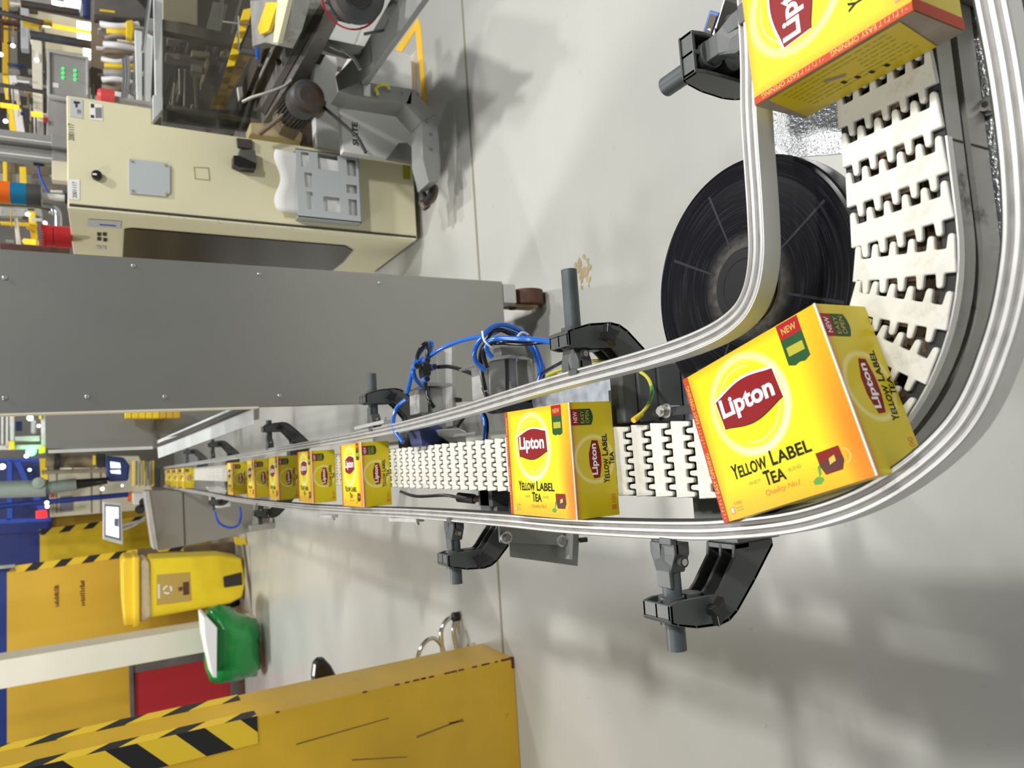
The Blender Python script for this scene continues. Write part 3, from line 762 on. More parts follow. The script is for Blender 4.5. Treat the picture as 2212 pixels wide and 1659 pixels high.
def bracket(loc, mode, rail_d, out, label, rot=0., group='dark grey plastic guide rail brackets'):
    """mode -1: arm points to -X, +1: to +X (mirrored); rail_d: distance beam side to the rail's outer face"""
    key = (mode, round(rail_d, 4), out)
    root = thing('rail_bracket', label, 'bracket', loc, group); root.rotation_euler = (0, 0, rot)
    S = Matrix.Scale(mode, 4, (1, 0, 0))
    if key not in PROTO:
        res = []
        for nm, src in (('bracket_arm', arm_mb), ('mounting_block', base_mb), ('star_knob', knob_mb), ('clamp_rod', rod_mb(rail_d + .030, out, .033)), ('rail_clamp', clamp_mb(rail_d, .033))):
            m = MB(); m.mats = list(src.mats); m.f = [list(f) for f in src.f]; m.m = list(src.m); m.sm = list(src.sm); m.v = [S @ v for v in src.v]
            res.append(m.build(nm, root, world=False, bevel=.0008 if nm != 'clamp_rod' else 0.))
        PROTO[key] = res
    else:
        for src in PROTO[key]:
            c = src.copy(); COL.objects.link(c); c.parent = root
    return root
BL, BRt = XS - .0415, XS + .0415
bracket((BL, .592, ZC), -1, .043, .152, 'dark grey bracket on the outer side nearest the bend, beside the largest carton')
bracket((BL, 1.128, ZC), -1, .050, .152, 'dark grey bracket with black star knob left of the outer rail, second nearest')
bracket((BL, 2.87, ZC), -1, .080, .152, 'small far outer bracket in front of the stainless cabinet, nearer of the far pair')
bracket((BL, 4.20, ZC), -1, .082, .152, 'small far outer bracket in front of the stainless cabinet, farther of the far pair')
bk = bracket((BRt, .735, ZC), 1, .073, .200, 'dark grey bracket with long upright rod on the inner rail beside the black wheel')
MB().box((.004, -.040, -.100), (.078, -.010, -.064), 'bracket').box((.004, -.036, -.064), (.074, -.008, -.034), 'bracket').box((.004, -.032, -.034), (.068, -.006, -.012), 'bracket').build('stepped_block', bk, world=False, bevel=.002)
bracket((BRt, 1.510, ZC), 1, .047, .165, 'dark grey inner bracket beside the valve block with the blue hoses')
bracket((BRt, 2.640, ZC), 1, .043, .140, 'black arched inner bracket below the end of the white beam')
bracket((BRt, 4.150, ZC), 1, .040, .140, 'distant black inner bracket with a yellow cap next to it')
bracket((BRt, 5.500, ZC), 1, .038, .140, 'farthest black inner bracket near the distant carton bunch')
bracket((.362, BC[1] - BR + .0415, ZC), 1, .054, .165, 'dark grey bracket after the bend with its rod end pointing away', rot=pi / 2)

# ------------------------------------------------------------------ small sensor by the top bracket
root = thing('sensor', 'blue sensor with dark face and white triangle by the top bracket', 'sensor', un(1530, 60, z=.70))
mb = MB(); q0 = P([(1533, 21), (1553, 27), (1526, 104), (1508, 98)], z=.70)
mb.prism(q0, (0, 0, -.02), 'sensor_blue'); mb.build('housing', root, bevel=.001)
mb = MB(); q1 = P([(1534, 30), (1548, 34), (1528, 96), (1514, 92)], z=.7012); mb.prism(q1, (0, 0, -.001), 'motor_grey'); mb.build('face_plate', root)
mb = MB(); q1 = P([(1534, 61), (1535, 67), (1527, 63)], z=.7018); mb.prism(q1, (0, 0, -.0005), 'white_print'); mb.build('arrow_mark', root)
root = thing('mounting_plate', 'thin bright metal plate on edge behind the top bracket', 'plate', un(1560, 20, z=.71))
mb = MB(); q1 = P([(1566, 0), (1574, -40), (1536, 98), (1531, 95)], z=.715); mb.prism([q1[1], q1[0], q1[3], q1[2]], (0, 0, -.06), 'steel'); mb.build('plate', root)

# ------------------------------------------------------------------ sensor plate on the outer side (stainless, two bolts)
root = thing('sensor_mount', 'grey stainless plate with two bolts hanging outside the outer rail', 'plate', un(1170, 1180, Y=1.0))
mb = MB(); yprism(mb, [(1078, 1130), (1252, 1130), (1250, 1180), (1080, 1172)], 1.00, .004, 'steel_dark'); mb.build('upper_plate', root, bevel=.001)
mb = MB(); yprism(mb, [(1100, 1160), (1252, 1160), (1248, 1223), (1102, 1203)], 1.015, .004, 'steel_dark'); mb.build('lower_plate', root, bevel=.001)
mb = MB(); yprism(mb, [(1232, 1140), (1239, 1140), (1236, 1208), (1229, 1208)], .985, .012, 'steel'); mb.build('edge_bracket', root)
for x, y in ((1092, 1161), (1212, 1168)):
    q = un(x, y, Y=1.0); mb = MB().cyl(q, q - Vector((0, .004, 0)), .0095, 'steel', 24).cyl(q - Vector((0, .004, 0)), q - Vector((0, .009, 0)), .006, 'steel_dark', 6); mb.build('bolt', root)
q = un(1252, 1167, Y=1.0); mb = MB().cyl(q, q + Vector((0, -.004, -.012)), .004, 'black_matt', 12); mb.build('stop_pin', root)
# cross support and brown sensor under the chain
root = thing('cross_support', 'grey cross support under the chain behind the second carton', 'support', (-.08, 1.13, ZC - .12))
MB().box((-.12, 1.112, ZC - .115), (-.064, 1.150, ZC - .03), 'bracket').build('block', root, bevel=.003)
MB().box((-.13, 1.02, ZC - .09), (-.064, 1.085, ZC - .05), 'rubber').build('dark_block', root, bevel=.003)
root = thing('cable_connector', 'black cable connector hanging under the chain edge before the second carton', 'connector', un(1010, 1075, Y=1.2))
mb = MB().tube([un(865, 1062, Y=1.36), un(900, 1072, Y=1.32), un(960, 1070, Y=1.26), un(990, 1075, Y=1.22)], .003, 'black_hose'); mb.build('cable', root)
mb = MB().cyl(un(990, 1074, Y=1.22), un(1025, 1078, Y=1.19), .009, 'rubber', 14); mb.build('plug', root)
mb = MB().cyl(un(1025, 1078, Y=1.19), un(1050, 1076, Y=1.17), .006, 'caster_brown', 14); mb.build('plug_nut', root)

# bolt, strap and earth wire beside the chain
root = thing('strap_bolt', 'zinc hex bolt through a dark strap at the chain edge by the wheel', 'bolt', un(1430, 880, z=ZC - .01))
q = un(1432, 888, z=ZC - .012)
mb = MB().box((q.x - .006, q.y - .085, ZC - .022), (q.x + .004, q.y + .030, ZC - .018), 'rubber'); mb.build('strap', root)
mb = MB().cyl((q.x, q.y, ZC - .018), (q.x, q.y, ZC - .016), .0085, 'steel', 20).cyl((q.x, q.y, ZC - .016), (q.x, q.y, ZC - .008), .0068, 'steel', 6).cyl((q.x, q.y, ZC - .008), (q.x, q.y, ZC - .005), .004, 'steel', 14).cyl((q.x, q.y, ZC - .036), (q.x, q.y, ZC - .022), .0062, 'galv', 6)
mb.build('hex_bolt', root)
root = thing('earth_wire', 'green and yellow earth wire curling beside the bracket near the wheel', 'wire', un(1400, 840, z=.66))
mb = MB().tube([un(1180, 812, Y=.80), un(1215, 798, Y=.79), un(1262, 782, Y=.77), un(1300, 780, Y=.74), un(1350, 790, Y=.72), un(1395, 812, Y=.69), un(1408, 845, Y=.67), un(1398, 878, Y=.665), un(1375, 903, Y=.66)], .0022, 'earth_wire')
mb.build('wire', root)
mb = MB().tube([un(1407, 835, Y=.673), un(1409, 850, Y=.668), un(1402, 870, Y=.664)], .0024, 'earth_green'); mb.build('green_stripe', root)
for a_, b_ in (((1186, 810, .86), (1202, 804, .855)), ((1386, 895, .663), (1368, 908, .66))):
    mb = MB().cyl(un(a_[0], a_[1], Y=a_[2]), un(b_[0], b_[1], Y=b_[2]), .0034, 'tape_yellow', 12); mb.build('cable_lug', root)

# ================================================================== PNEUMATICS
Yp = 1.10
root = thing('air_cylinder', 'grey square air cylinder with round cap plate under the coil of blue hoses', 'air cylinder', un(1090, 820, Y=Yp))
mb = MB(); yprism(mb, [(1056, 780), (1078, 776), (1092, 774), (1094, 850), (1060, 862)], Yp, .05, 'pneu_grey'); mb.build('barrel', root, bevel=.003)
mb = MB(); yprism(mb, [(1098, 774), (1116, 774), (1118, 848), (1100, 850)], Yp + .006, .05, 'pneu_grey'); mb.build('barrel', root, bevel=.003)
mb = MB(); yprism(mb, [(1044, 784), (1054, 782), (1058, 858), (1048, 862)], Yp + .004, .05, 'pneu_grey'); mb.build('end_plate', root, bevel=.002)
mb = MB(); yprism(mb, [(1028, 788), (1062, 772), (1100, 766), (1146, 772), (1146, 778), (1100, 773), (1064, 779), (1032, 792)], Yp - .01, .07, 'steel'); mb.build('cap_plate', root)
mb = MB(); yprism(mb, [(1138, 772), (1150, 776), (1153, 850), (1143, 852)], Yp, .05, 'steel'); mb.build('side_plate', root, bevel=.001)
mb = MB(); yprism(mb, [(1082, 748), (1130, 748), (1142, 768), (1082, 770)], Yp + .012, .03, 'steel_dark'); mb.build('rear_flange', root, bevel=.002)
mb = MB(); yprism(mb, [(1040, 874), (1165, 842), (1168, 858), (1140, 868), (1158, 872), (1155, 885), (1092, 890)], Yp - .03, .05, 'rubber'); mb.build('slide_base', root, bevel=.002)
Yq = 1.34
root = thing('air_cylinder', 'small pale grey air cylinder with black cable between valve and chain', 'air cylinder', un(935, 870, Y=Yq))
mb = MB(); yprism(mb, [(903, 838), (925, 836), (926, 892), (905, 894)], Yq, .05, 'pneu_grey'); mb.build('barrel', root, bevel=.003)
mb = MB(); yprism(mb, [(928, 836), (958, 838), (960, 886), (930, 894)], Yq + .01, .05, 'pneu_grey'); mb.build('barrel', root, bevel=.003)
mb = MB(); yprism(mb, [(893, 840), (926, 826), (978, 828), (978, 834), (928, 833), (898, 844)], Yq - .01, .06, 'steel'); mb.build('cap_plate', root)
mb = MB(); yprism(mb, [(904, 925), (958, 918), (962, 960), (912, 965)], Yq - .05, .06, 'hmi_blue'); mb.build('sensor_head', root, bevel=.006)
mb = MB(); yprism(mb, [(945, 928), (990, 925), (1008, 932), (1008, 955), (970, 958), (950, 940)], Yq - .06, .05, 'steel'); mb.build('clamp_block', root, bevel=.002)
root = thing('mounting_rail', 'upright slotted stainless mounting rail behind the pneumatic parts', 'mounting rail', un(965, 840, Y=1.42))
mb = MB(); yprism(mb, [(945, 768), (980, 750), (984, 905), (972, 922), (950, 925)], 1.44, .006, 'steel'); mb.build('rail_plate', root)
mb = MB(); yprism(mb, [(976, 750), (984, 748), (986, 915), (978, 920)], 1.405, .04, 'pneu_grey'); mb.build('rail_flange', root)
mb = MB(); q = un(1000, 742, Y=1.4)
mb = MB(); yprism(mb, [(984, 858), (998, 860), (998, 868), (986, 868)], 1.40, .02, 'rubber'); mb.build('rubber_foot', root)
root = thing('side_channel', 'pale steel channel plate running beside the chain behind the cylinders', 'plate', un(900, 930, z=.62))
mb = MB().box((.03, 1.16, .585), (.036, 1.95, .665), 'steel').box((.03, 1.16, .585), (.075, 1.95, .589), 'steel'); mb.build('channel', root)

def hose(name, label, pts, r, m, cat='hose', group=None):
    mb = MB().tube([un(x, y, Y=Y) for x, y, Y in pts], r, m, 12, sub=7)
    o = mb.build(name); tag(o, label, cat, group); return o
hose('air_hose', 'blue air hose arching from the valve block to the coil and bracket', [(928, 770, 1.30), (955, 752, 1.26), (990, 738, 1.2), (1035, 727, 1.12), (1060, 722, 1.09), (1085, 712, 1.07), (1110, 720, 1.06), (1135, 738, 1.06), (1158, 770, 1.06), (1166, 810, 1.07), (1158, 836, 1.08), (1140, 850, 1.10)], .0040, 'blue_hose')
hose('air_hose', 'blue air hose looping over the top of the coil and down its near side', [(1048, 800, 1.07), (1028, 780, 1.07), (1026, 755, 1.06), (1042, 728, 1.05), (1062, 708, 1.05), (1085, 701, 1.05), (1115, 710, 1.05), (1145, 732, 1.05), (1163, 765, 1.05), (1170, 800, 1.055), (1160, 828, 1.06)], .0042, 'blue_hose')
hose('air_hose', 'blue air hose running straight from the coil to the bracket arm', [(1064, 772, 1.04), (1052, 756, 1.04), (1055, 738, 1.03), (1080, 731, 1.01), (1120, 732, .97), (1160, 734, .93), (1205, 741, .86)], .0042, 'blue_hose')
hose('air_hose', 'black air hose running beside the straight blue one to the bracket arm', [(1052, 795, 1.05), (1044, 760, 1.05), (1060, 742, 1.04), (1090, 740, 1.02), (1130, 742, .98), (1170, 738, .94), (1206, 733, .88)], .0042, 'black_hose')
hose('air_hose', 'black air hose inside the top of the coil', [(1048, 842, 1.09), (1040, 800, 1.08), (1040, 760, 1.07), (1058, 722, 1.06), (1078, 712, 1.06), (1105, 722, 1.06), (1140, 742, 1.07), (1168, 780, 1.08), (1172, 815, 1.09), (1150, 835, 1.10)], .0042, 'black_hose')
hose('air_hose', 'black air hose drooping from the valve block to the grey cylinder', [(945, 793, 1.30), (970, 792, 1.27), (1000, 800, 1.2), (1030, 813, 1.14), (1042, 832, 1.12), (1052, 860, 1.10)], .0040, 'black_hose')
hose('air_hose', 'blue air hose bending from the valve block down to the small cylinder', [(915, 775, 1.31), (900, 785, 1.31), (893, 800, 1.31), (898, 818, 1.32), (910, 832, 1.33), (922, 842, 1.34)], .0045, 'blue_hose')
hose('air_hose', 'black air hose hooping over the valve block', [(900, 792, 1.32), (902, 768, 1.32), (912, 748, 1.31), (922, 742, 1.31), (924, 758, 1.30), (922, 780, 1.30)], .0042, 'black_hose')
hose('air_hose', 'blue air hose hooping behind the black one over the valve block', [(880, 850, 1.35), (888, 815, 1.34), (900, 775, 1.33), (920, 745, 1.32), (933, 742, 1.32), (928, 765, 1.31)], .0042, 'blue_hose')
hose('air_hose', 'black cable falling from the valve block in front of the small cylinder', [(918, 820, 1.30), (922, 845, 1.30), (928, 865, 1.29), (938, 880, 1.29)], .0042, 'black_hose')
hose('air_hose', 'blue air hose looping down past the second inner bracket to the chain side', [(878, 862, 1.36), (858, 880, 1.38), (850, 905, 1.38), (853, 930, 1.36), (870, 955, 1.33)], .0042, 'blue_hose')
hose('air_hose', 'blue air hose dropping from the slide to the chain beside the second carton', [(1030, 885, 1.12), (1044, 900, 1.11), (1048, 925, 1.10), (1046, 950, 1.09)], .0030, 'blue_hose')
hose('air_hose', 'black cable dropping beside the thin blue hose next to the second carton', [(1040, 885, 1.12), (1051, 905, 1.11), (1053, 928, 1.10), (1051, 952, 1.09)], .0028, 'black_hose')
hose('sensor_cable', 'black cable with a bright ferrule leaving the coil towards the top bracket', [(1172, 806, 1.05), (1195, 793, .98), (1215, 782, .92), (1240, 768, .86)], .0030, 'black_hose', 'cable')
hose('sensor_cable', 'short black cable running down to the steel clamp near the chain', [(1010, 892, 1.22), (1000, 905, 1.22), (988, 922, 1.22)], .0032, 'black_hose', 'cable')
root = thing('valve_block', 'black push-in valve block with blue collars among the hoses', 'valve', un(925, 800, Y=1.3))
mb = MB(); yprism(mb, [(914, 782), (928, 782), (934, 790), (932, 808), (928, 816), (915, 816), (912, 798)], 1.29, .022, 'black_plastic'); mb.build('body', root, bevel=.003)
for x, y in ((921, 779), (936, 793), (920, 819), (898, 791)):
    q = un(x, y, Y=1.295); mb = MB().cyl(q + Vector((0, -.006, 0)), q + Vector((0, .012, 0)), .0062, 'sensor_blue', 16).cyl(q + Vector((0, -.008, 0)), q + Vector((0, .002, 0)), .0048, 'black_plastic', 16); mb.build('collar', root)
for nm, pts in (('clear cable tie round the left of the hose coil', [(1042, 716, 1.04), (1046, 735, 1.03), (1062, 750, 1.03), (1068, 742, 1.04)]), ('clear cable tie round the right of the hose coil', [(1117, 748, 1.00), (1118, 728, 1.0), (1128, 718, 1.02), (1140, 722, 1.04)])):
    hose('cable_tie', nm, pts, .0018, 'clear_tie', 'cable tie')

# ================================================================== STEEL ENCLOSURE
Yg = 1.90
root = thing('steel_enclosure', 'large flat brushed steel machine enclosure panel right of the conveyor', 'machine panel', (.33, Yg, 0))
mb = MB().box((.150, Yg, .172), (.514, Yg + .03, 1.95), 'steel_brushed'); mb.build('front_panel', root, bevel=.002)
mb = MB().box((.1465, Yg - .002, .90), (.150, Yg + .04, 1.95), 'post_cream'); mb.build('edge_trim', root)
mb = MB().box((.19, Yg + .031, .15), (.23, Yg + .40, 1.9), 'steel').box((.46, Yg + .031, .11), (.50, Yg + .40, 1.9), 'steel').box((.19, Yg + .36, .15), (.50, Yg + .40, 1.9), 'steel'); mb.build('inner_frame', root)
for x, y in ((288, 574), (560, 592), (10, 600), (188, 857), (356, 857), (10, 860), (604, 855), (820, 611)):
    q = un(x, y, Y=Yg - .0005); mb = MB().lathe(q, (0, -1, 0), [(.0052, 0), (.0048, .0018), (.003, .0030), (0, .0033)], 'steel', 20); mb.build('screw', root)
mb = MB(); q = un(1100, 632, Y=1.93)
mb.box((.448, 1.90, .125), (.508, 1.96, .170), 'alu'); mb.build('caster_bracket', root, bevel=.003)
cw_ = MB().cyl((.455, 1.955, .058), (.500, 1.955, .058), .056, 'caster_brown', 32).build('caster_wheel', root); MB().cyl((.452, 1.955, .058), (.503, 1.955, .058), .018, 'steel', 20).build('wheel_hub', cw_)
mb = MB().box((.446, 1.93, .03), (.453, 1.985, .13), 'wood_dusty').cyl((.44, 1.955, .11), (.455, 1.955, .11), .012, 'rubber', 14); mb.build('caster_fork', root)

# receding white beam, tray and rear stainless panel
root = thing('outfeed_hood', 'stainless outfeed hood with slanted white beam between enclosure and distant machines', 'machine', (.2, 3.0, .9))
bx = .135; YE = 4.3
mb = MB(); zt, zb = .925, .845
A0 = un(550, 885, Y=1.93); A1 = un(548, 915, Y=1.93)
B0 = un(340, 966, Y=3.60); B1 = un(342, 990, Y=3.60)
mb.prism([A0, A1, B1, B0], (.03, 0, 0), 'alu_white'); mb.build('lower_beam', root)
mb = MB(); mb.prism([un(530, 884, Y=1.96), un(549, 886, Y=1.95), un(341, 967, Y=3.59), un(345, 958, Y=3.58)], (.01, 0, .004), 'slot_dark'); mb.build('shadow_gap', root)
mb = MB(); yprism(mb, [(100, 840), (100, 968), (240, 972), (345, 968), (560, 905), (560, 840)], 3.64, .02, 'steel_brushed'); mb.build('rear_panel', root)
mb = MB(); yprism(mb, [(336, 840), (340, 968), (334, 968), (330, 840)], 3.62, .015, 'steel_dark'); mb.build('panel_seam', root)
mb = MB(); yprism(mb, [(104, 972), (330, 964), (330, 970), (104, 979)], 3.60, .03, 'alu_white'); mb.build('bottom_trim', root)
for k in range(8):
    x0 = 270 + k * 15; mb = MB()
    yprism(mb, [(x0, 878), (x0 + 14, 878), (x0 + 14, 903), (x0, 903)], 3.50, .08, 'yellow_bright' if k < 5 else 'yellow_wall')  # duller lower pieces are the row's reflection in the tray, modelled as solids
    o = mb.build('carton_and_reflection', bevel=.002)
    tag(o, 'yellow piece of the short carton row and its painted reflection inside the stainless hood', 'carton', 'yellow cartons inside the outfeed hood with their painted reflection below')

# ================================================================== CREAM CONTROL CABINET
Yc, Xc = 2.87, .94
root = thing('control_cabinet', 'cream painted control cabinet with worn edges and dark window', 'cabinet', (1.15, 3.2, 0))
top = un(146, 445, Y=Yc).z
mb = MB()
z_n = un(328, 226, Y=Yc).z; xr = un(140, 199, Y=Yc).x; xr2 = un(600, 305, Y=Yc).x
prof = [(Xc, .035), (xr2 - .005, .035), (xr2 - .005, z_n), (xr - .01, z_n), (xr - .01, top), (Xc, top)]
mb.prism([(a, Yc, b) for a, b in prof], (0, .68, 0), 'cream'); mb.build('housing', root, bevel=.004)
mb = MB().box((Xc - .004, Yc + .028, .04), (Xc + .01, Yc + .040, top), 'cream_edge').box((Xc + .004, Yc - .004, .04), (Xc + .014, Yc + .004, top - .005), 'slot_dark').box((Xc - .004, Yc - .003, .04), (Xc + .004, Yc + .028, top), 'cream_edge'); mb.build('door_edge', root, bevel=.002)
zw0, zw1 = un(760, 540, X=Xc).z, un(265, 520, X=Xc).z
mb = MB(); xprism(mb, [(268, 494), (285, 492), (745, 530), (762, 540), (740, 566), (712, 588), (700, 600), (300, 600), (262, 600)], Xc - .001, -.004, 'dark_glass'); mb.build('window', root, bevel=.003)
mb = MB(); xprism(mb, [(190, 473), (262, 478), (260, 494), (188, 489)], Xc - .0015, -.001, 'label_grey')
al_ = mb.build('arrow_label', root); mb = MB(); xprism(mb, [(215, 484), (250, 487), (250, 489), (215, 486)], Xc - .003, -.001, 'ink_blue'); mb.build('arrow', al_)
for x, y in ((210, 502), (222, 502), (210, 512), (223, 514), (208, 530), (220, 531)):
    mb = MB(); xprism(mb, [(x, y), (x + 8, y + 1), (x + 8, y + 8), (x, y + 7)], Xc - .0015, -.001, 'label_grey' if y > 520 else 'ink'); mb.build('symbol_label', root)
Yf = Yc - .0005
mb = MB(); yprism(mb, [(277, 343), (360, 353), (368, 360), (368, 418), (358, 426), (280, 419), (277, 412)], Yf, -.006, 'grey_paint'); ap = mb.build('access_plate', root, bevel=.002)
for x, y in ((284, 348), (357, 357), (286, 412), (358, 418)):
    q = un(x, y, Y=Yf - .006); MB().cyl(q, q - Vector((0, .004, 0)), .005, 'wood_dusty', 6).build('plate_screw', ap)
q = un(209, 381, Y=Yf); mb = MB().cyl(q, q - Vector((0, .018, 0)), .0165, 'black_plastic', 24).box((q.x - .003, q.y - .020, q.z), (q.x + .003, q.y - .018, q.z + .013), 'white_print'); mb.build('selector_knob', root)
fY = ((un(150, 224, Y=Yf).x, Yf - .001, un(150, 224, Y=Yf).z), (1, 0, 0), (0, 0, 1), (0, -1, 0))
mb = MB()
yprism(mb, [(152, 211), (179, 215), (179, 257), (152, 252)], Yf, -.001, 'label_grey'); mb.build('label', root); mb = MB(); yprism(mb, [(193, 222), (221, 227), (222, 261), (195, 258)], Yf, -.001, 'paper')
for i in range(6): yprism(mb, [(206 + i * 2.4, 232), (207 + i * 2.4, 232), (207.5 + i * 2.4, 255), (206.5 + i * 2.4, 255)], Yf - .0015, -.0005, 'ink')
yprism(mb, [(196, 224), (203, 225), (203, 233), (196, 232)], Yf - .0015, -.0005, 'ink'); yprism(mb, [(196, 248), (203, 249), (203, 255), (196, 254)], Yf - .0015, -.0005, 'ink')
mb.build('label', root); mb = MB(); yprism(mb, [(159, 218), (172, 220), (172, 224), (167, 224), (167, 232), (163, 232), (163, 224), (159, 223)], Yf - .0015, -.0005, 'ink')
mb.build('label', root); mb = MB(); yprism(mb, [(146, 388), (172, 388), (172, 432), (146, 430)], Yf, -.001, 'paper'); mb.build('label', root)
mb = MB()
def up_text(mb, s, x0, y0, x1, y1, Y, m, bold=0.):
    """text running along world +X; (x0,y0) its lower start, (x1,y1) the opposite corner, in photo pixels on plane Y"""
    a = un(x0, y0, Y=Y); b = un(x1, y1, Y=Y)
    put_text(mb, s, (a.x, a.z, b.x, b.z), m, ((0, Y, 0), (1, 0, 0), (0, 0, 1), (0, -1, 0)), 0, bold)
up_text(mb, '2001117', 160, 304, 147, 266, Yf - .001, 'ink'); mb.build('handwriting', root); mb = MB(); up_text(mb, '2001117', 166, 428, 156, 392, Yf - .002, 'ink'); mb.build('handwriting', root); mb = MB(); up_text(mb, '51000', 175, 246, 166, 236, Yf - .002, 'ink')
mb.build('handwriting', root)
for pts in ([(866, 336), (895, 345)],):
    mb = MB(); yprism(mb, [(870, 350), (886, 352), (886, 389), (871, 386)], Yf, -.001, 'print_olive'); mb.build('type_plate', root)
mb = MB()
for a_, b_ in (((418, 360), (421, 386)), ((449, 362), (452, 390))):
    yprism(mb, [(a_[0], a_[1]), (a_[0] + 2, a_[1]), (b_[0] + 2, b_[1]), (b_[0], b_[1])], Yf, -.0006, 'wood_dusty')
yprism(mb, [(418, 360), (451, 362), (451, 364), (418, 362)], Yf, -.0006, 'wood_dusty'); yprism(mb, [(420, 385), (453, 388), (453, 390), (420, 387)], Yf, -.0006, 'wood_dusty'); mb.build('glue_trace', root)
mb = MB(); yprism(mb, [(510, 300), (544, 304), (544, 324), (512, 320)], Yf, -.012, 'motor_grey'); yprism(mb, [(514, 330), (548, 332), (552, 364), (520, 366), (510, 350)], Yf, -.035, 'steel_dark')
yprism(mb, [(500, 345), (512, 345), (550, 362), (548, 374), (512, 370), (500, 364)], Yf, -.045, 'black_plastic'); yprism(mb, [(520, 322), (532, 322), (532, 332), (520, 332)], Yf, -.012, 'black_plastic'); mb.build('socket', root, bevel=.002)
# literature holder: tray with cut-outs and paper in it
root = thing('document_holder', 'light grey metal document holder with oblong cut-outs on the cream cabinet', 'document holder', un(720, 420, Y=Yf - .02))
hx0, hx1, hz0, hz1 = un(780, 480, Y=Yf - .06).x, un(770, 338, Y=Yf - .06).x, un(778, 400, Y=Yf - .06).z, un(642, 400, Y=Yf - .06).z
YH = Yf - .055
def hole_plate(mb, x0, x1, z0, z1, y, th, m, holes):
    xs = sorted({x0, x1, *[h[0] for h in holes], *[h[1] for h in holes]}); zs = sorted({z0, z1, *[h[2] for h in holes], *[h[3] for h in holes]})
    for i in range(len(xs) - 1):
        for j in range(len(zs) - 1):
            cx_, cz_ = (xs[i] + xs[i + 1]) / 2, (zs[j] + zs[j + 1]) / 2
            if any(h[0] < cx_ < h[1] and h[2] < cz_ < h[3] for h in holes): continue
            mb.box((xs[i], y, zs[j]), (xs[i + 1], y + th, zs[j + 1]), m)
dx, dz = hx1 - hx0, hz1 - hz0
holes = [(hx0 + a * dx, hx0 + b * dx, hz0 + c * dz, hz0 + d * dz) for a, b, c, d in
         ((.10, .34, .06, .20), (.43, .56, .05, .22), (.70, .95, .05, .20), (.12, .34, .34, .60), (.74, .98, .34, .66), (.12, .38, .76, .86), (.44, .66, .76, .88), (.74, .96, .80, .92))]
mb = MB(); hole_plate(mb, hx0, hx1, hz0, hz1, YH, .003, 'grey_paint', holes); mb.build('front_panel', root)
mb = MB().box((hx0, YH, hz0), (hx0 + .004, Yf, hz1), 'grey_paint').box((hx1 - .004, YH, hz0), (hx1, Yf, hz1), 'grey_paint').box((hx0, YH, hz0 - .001), (hx1, Yf, hz0 + .002), 'grey_paint'); mb.build('side_walls', root)
mb = MB(); vs = []
nx, nz = 12, 8
x0p, x1p = hx0 + .02, hx1 - .02
for j in range(nz + 1):
    for i in range(nx + 1):
        u_, v_ = i / nx, j / nz
        vs.append((x0p + (x1p - x0p) * u_, YH + .018 + .015 * sin(3 * u_ + 2 * v_) * v_ - .03 * max(0, v_ - .6), hz0 + .01 + (hz1 - hz0 + .065 + .012 * sin(9 * u_)) * v_))
fs = [(j * (nx + 1) + i, j * (nx + 1) + i + 1, (j + 1) * (nx + 1) + i + 1, (j + 1) * (nx + 1) + i) for j in range(nz) for i in range(nx)]
mb.add(vs, fs, 'paper', None, True); o = mb.build('paper_sheets'); so = o.modifiers.new('s', 'SOLIDIFY'); so.thickness = .0015
tag(o, 'crumpled white paper sheets sticking out of the grey document holder', 'paper')

# on top of the cabinet
zt = top
root = thing('signal_tower', 'signal tower with orange, teal and black segments on the cream cabinet', 'signal light', (1.0, 3.0, zt))
q = un(130, 427, Y=3.0); xs, ys = q.x, 3.0
def zat(x, y, Y): return un(x, y, Y=Y).z
z1, z2, z3, z4, z5 = zt, zat(90, 427, ys), zat(58, 425, ys), zat(23, 424, ys), zat(0, 423, ys)
MB().cyl((xs, ys, z1), (xs, ys, z1 + .012), .020, 'black_plastic', 24).build('foot', root)
MB().cyl((xs, ys, z1 + .012), (xs, ys, z2), .012, 'alu_white', 20).build('pole', root)
MB().cyl((xs, ys, z2), (xs, ys, z3), .039, 'motor_grey', 32).build('base_segment', root)
MB().cyl((xs, ys, z3), (xs, ys, z4), .038, 'blue_lens', 32).build('blue_segment', root)
MB().cyl((xs, ys, z4), (xs, ys, z5 + .03), .038, 'orange_lens', 32).build('orange_segment', root)
root = thing('siren', 'round red siren on the cream cabinet next to the steel panel', 'siren', (.97, 3.3, zt))
q = un(148, 513, Y=3.25); r_ = abs(un(120, 490, Y=3.25).x - un(120, 535, Y=3.25).x) / 2
zs0, zs1, zs2 = zt, zat(117, 513, 3.25), zat(95, 513, 3.25)
MB().cyl((q.x, 3.25, zs0), (q.x, 3.25, zs1), r_, 'red_plastic', 36).build('base', root, bevel=.003)
mb = MB().cyl((q.x, 3.25, zs1 + .002), (q.x, 3.25, zs2), r_ * .97, 'red_plastic', 36)
for i in range(24):
    t = 2 * pi * i / 24; mb.box((-.002, r_ * .94, zs2 - .006), (.002, r_ * 1.02, zs2 + .008), 'red_plastic', Matrix.Translation((q.x, 3.25, 0)) @ Matrix.Rotation(t, 4, 'Z'))
mb.build('ribbed_horn', root)
root = thing('red_beacon', 'small red domed beacon rising behind the cabinet top on the right', 'beacon', un(240, 205, Y=3.3))
q = un(236, 212, Y=3.3); MB().lathe(q - Vector((0, 0, .02)), (0, 0, 1), [(.034, 0), (.034, .05), (.028, .062), (0, .066)], 'red_lens', 28).build('dome', root)
MB().cyl((q.x, q.y, 0), q - Vector((0, 0, .02)), .012, 'rack_grey', 12).build('stem', root)
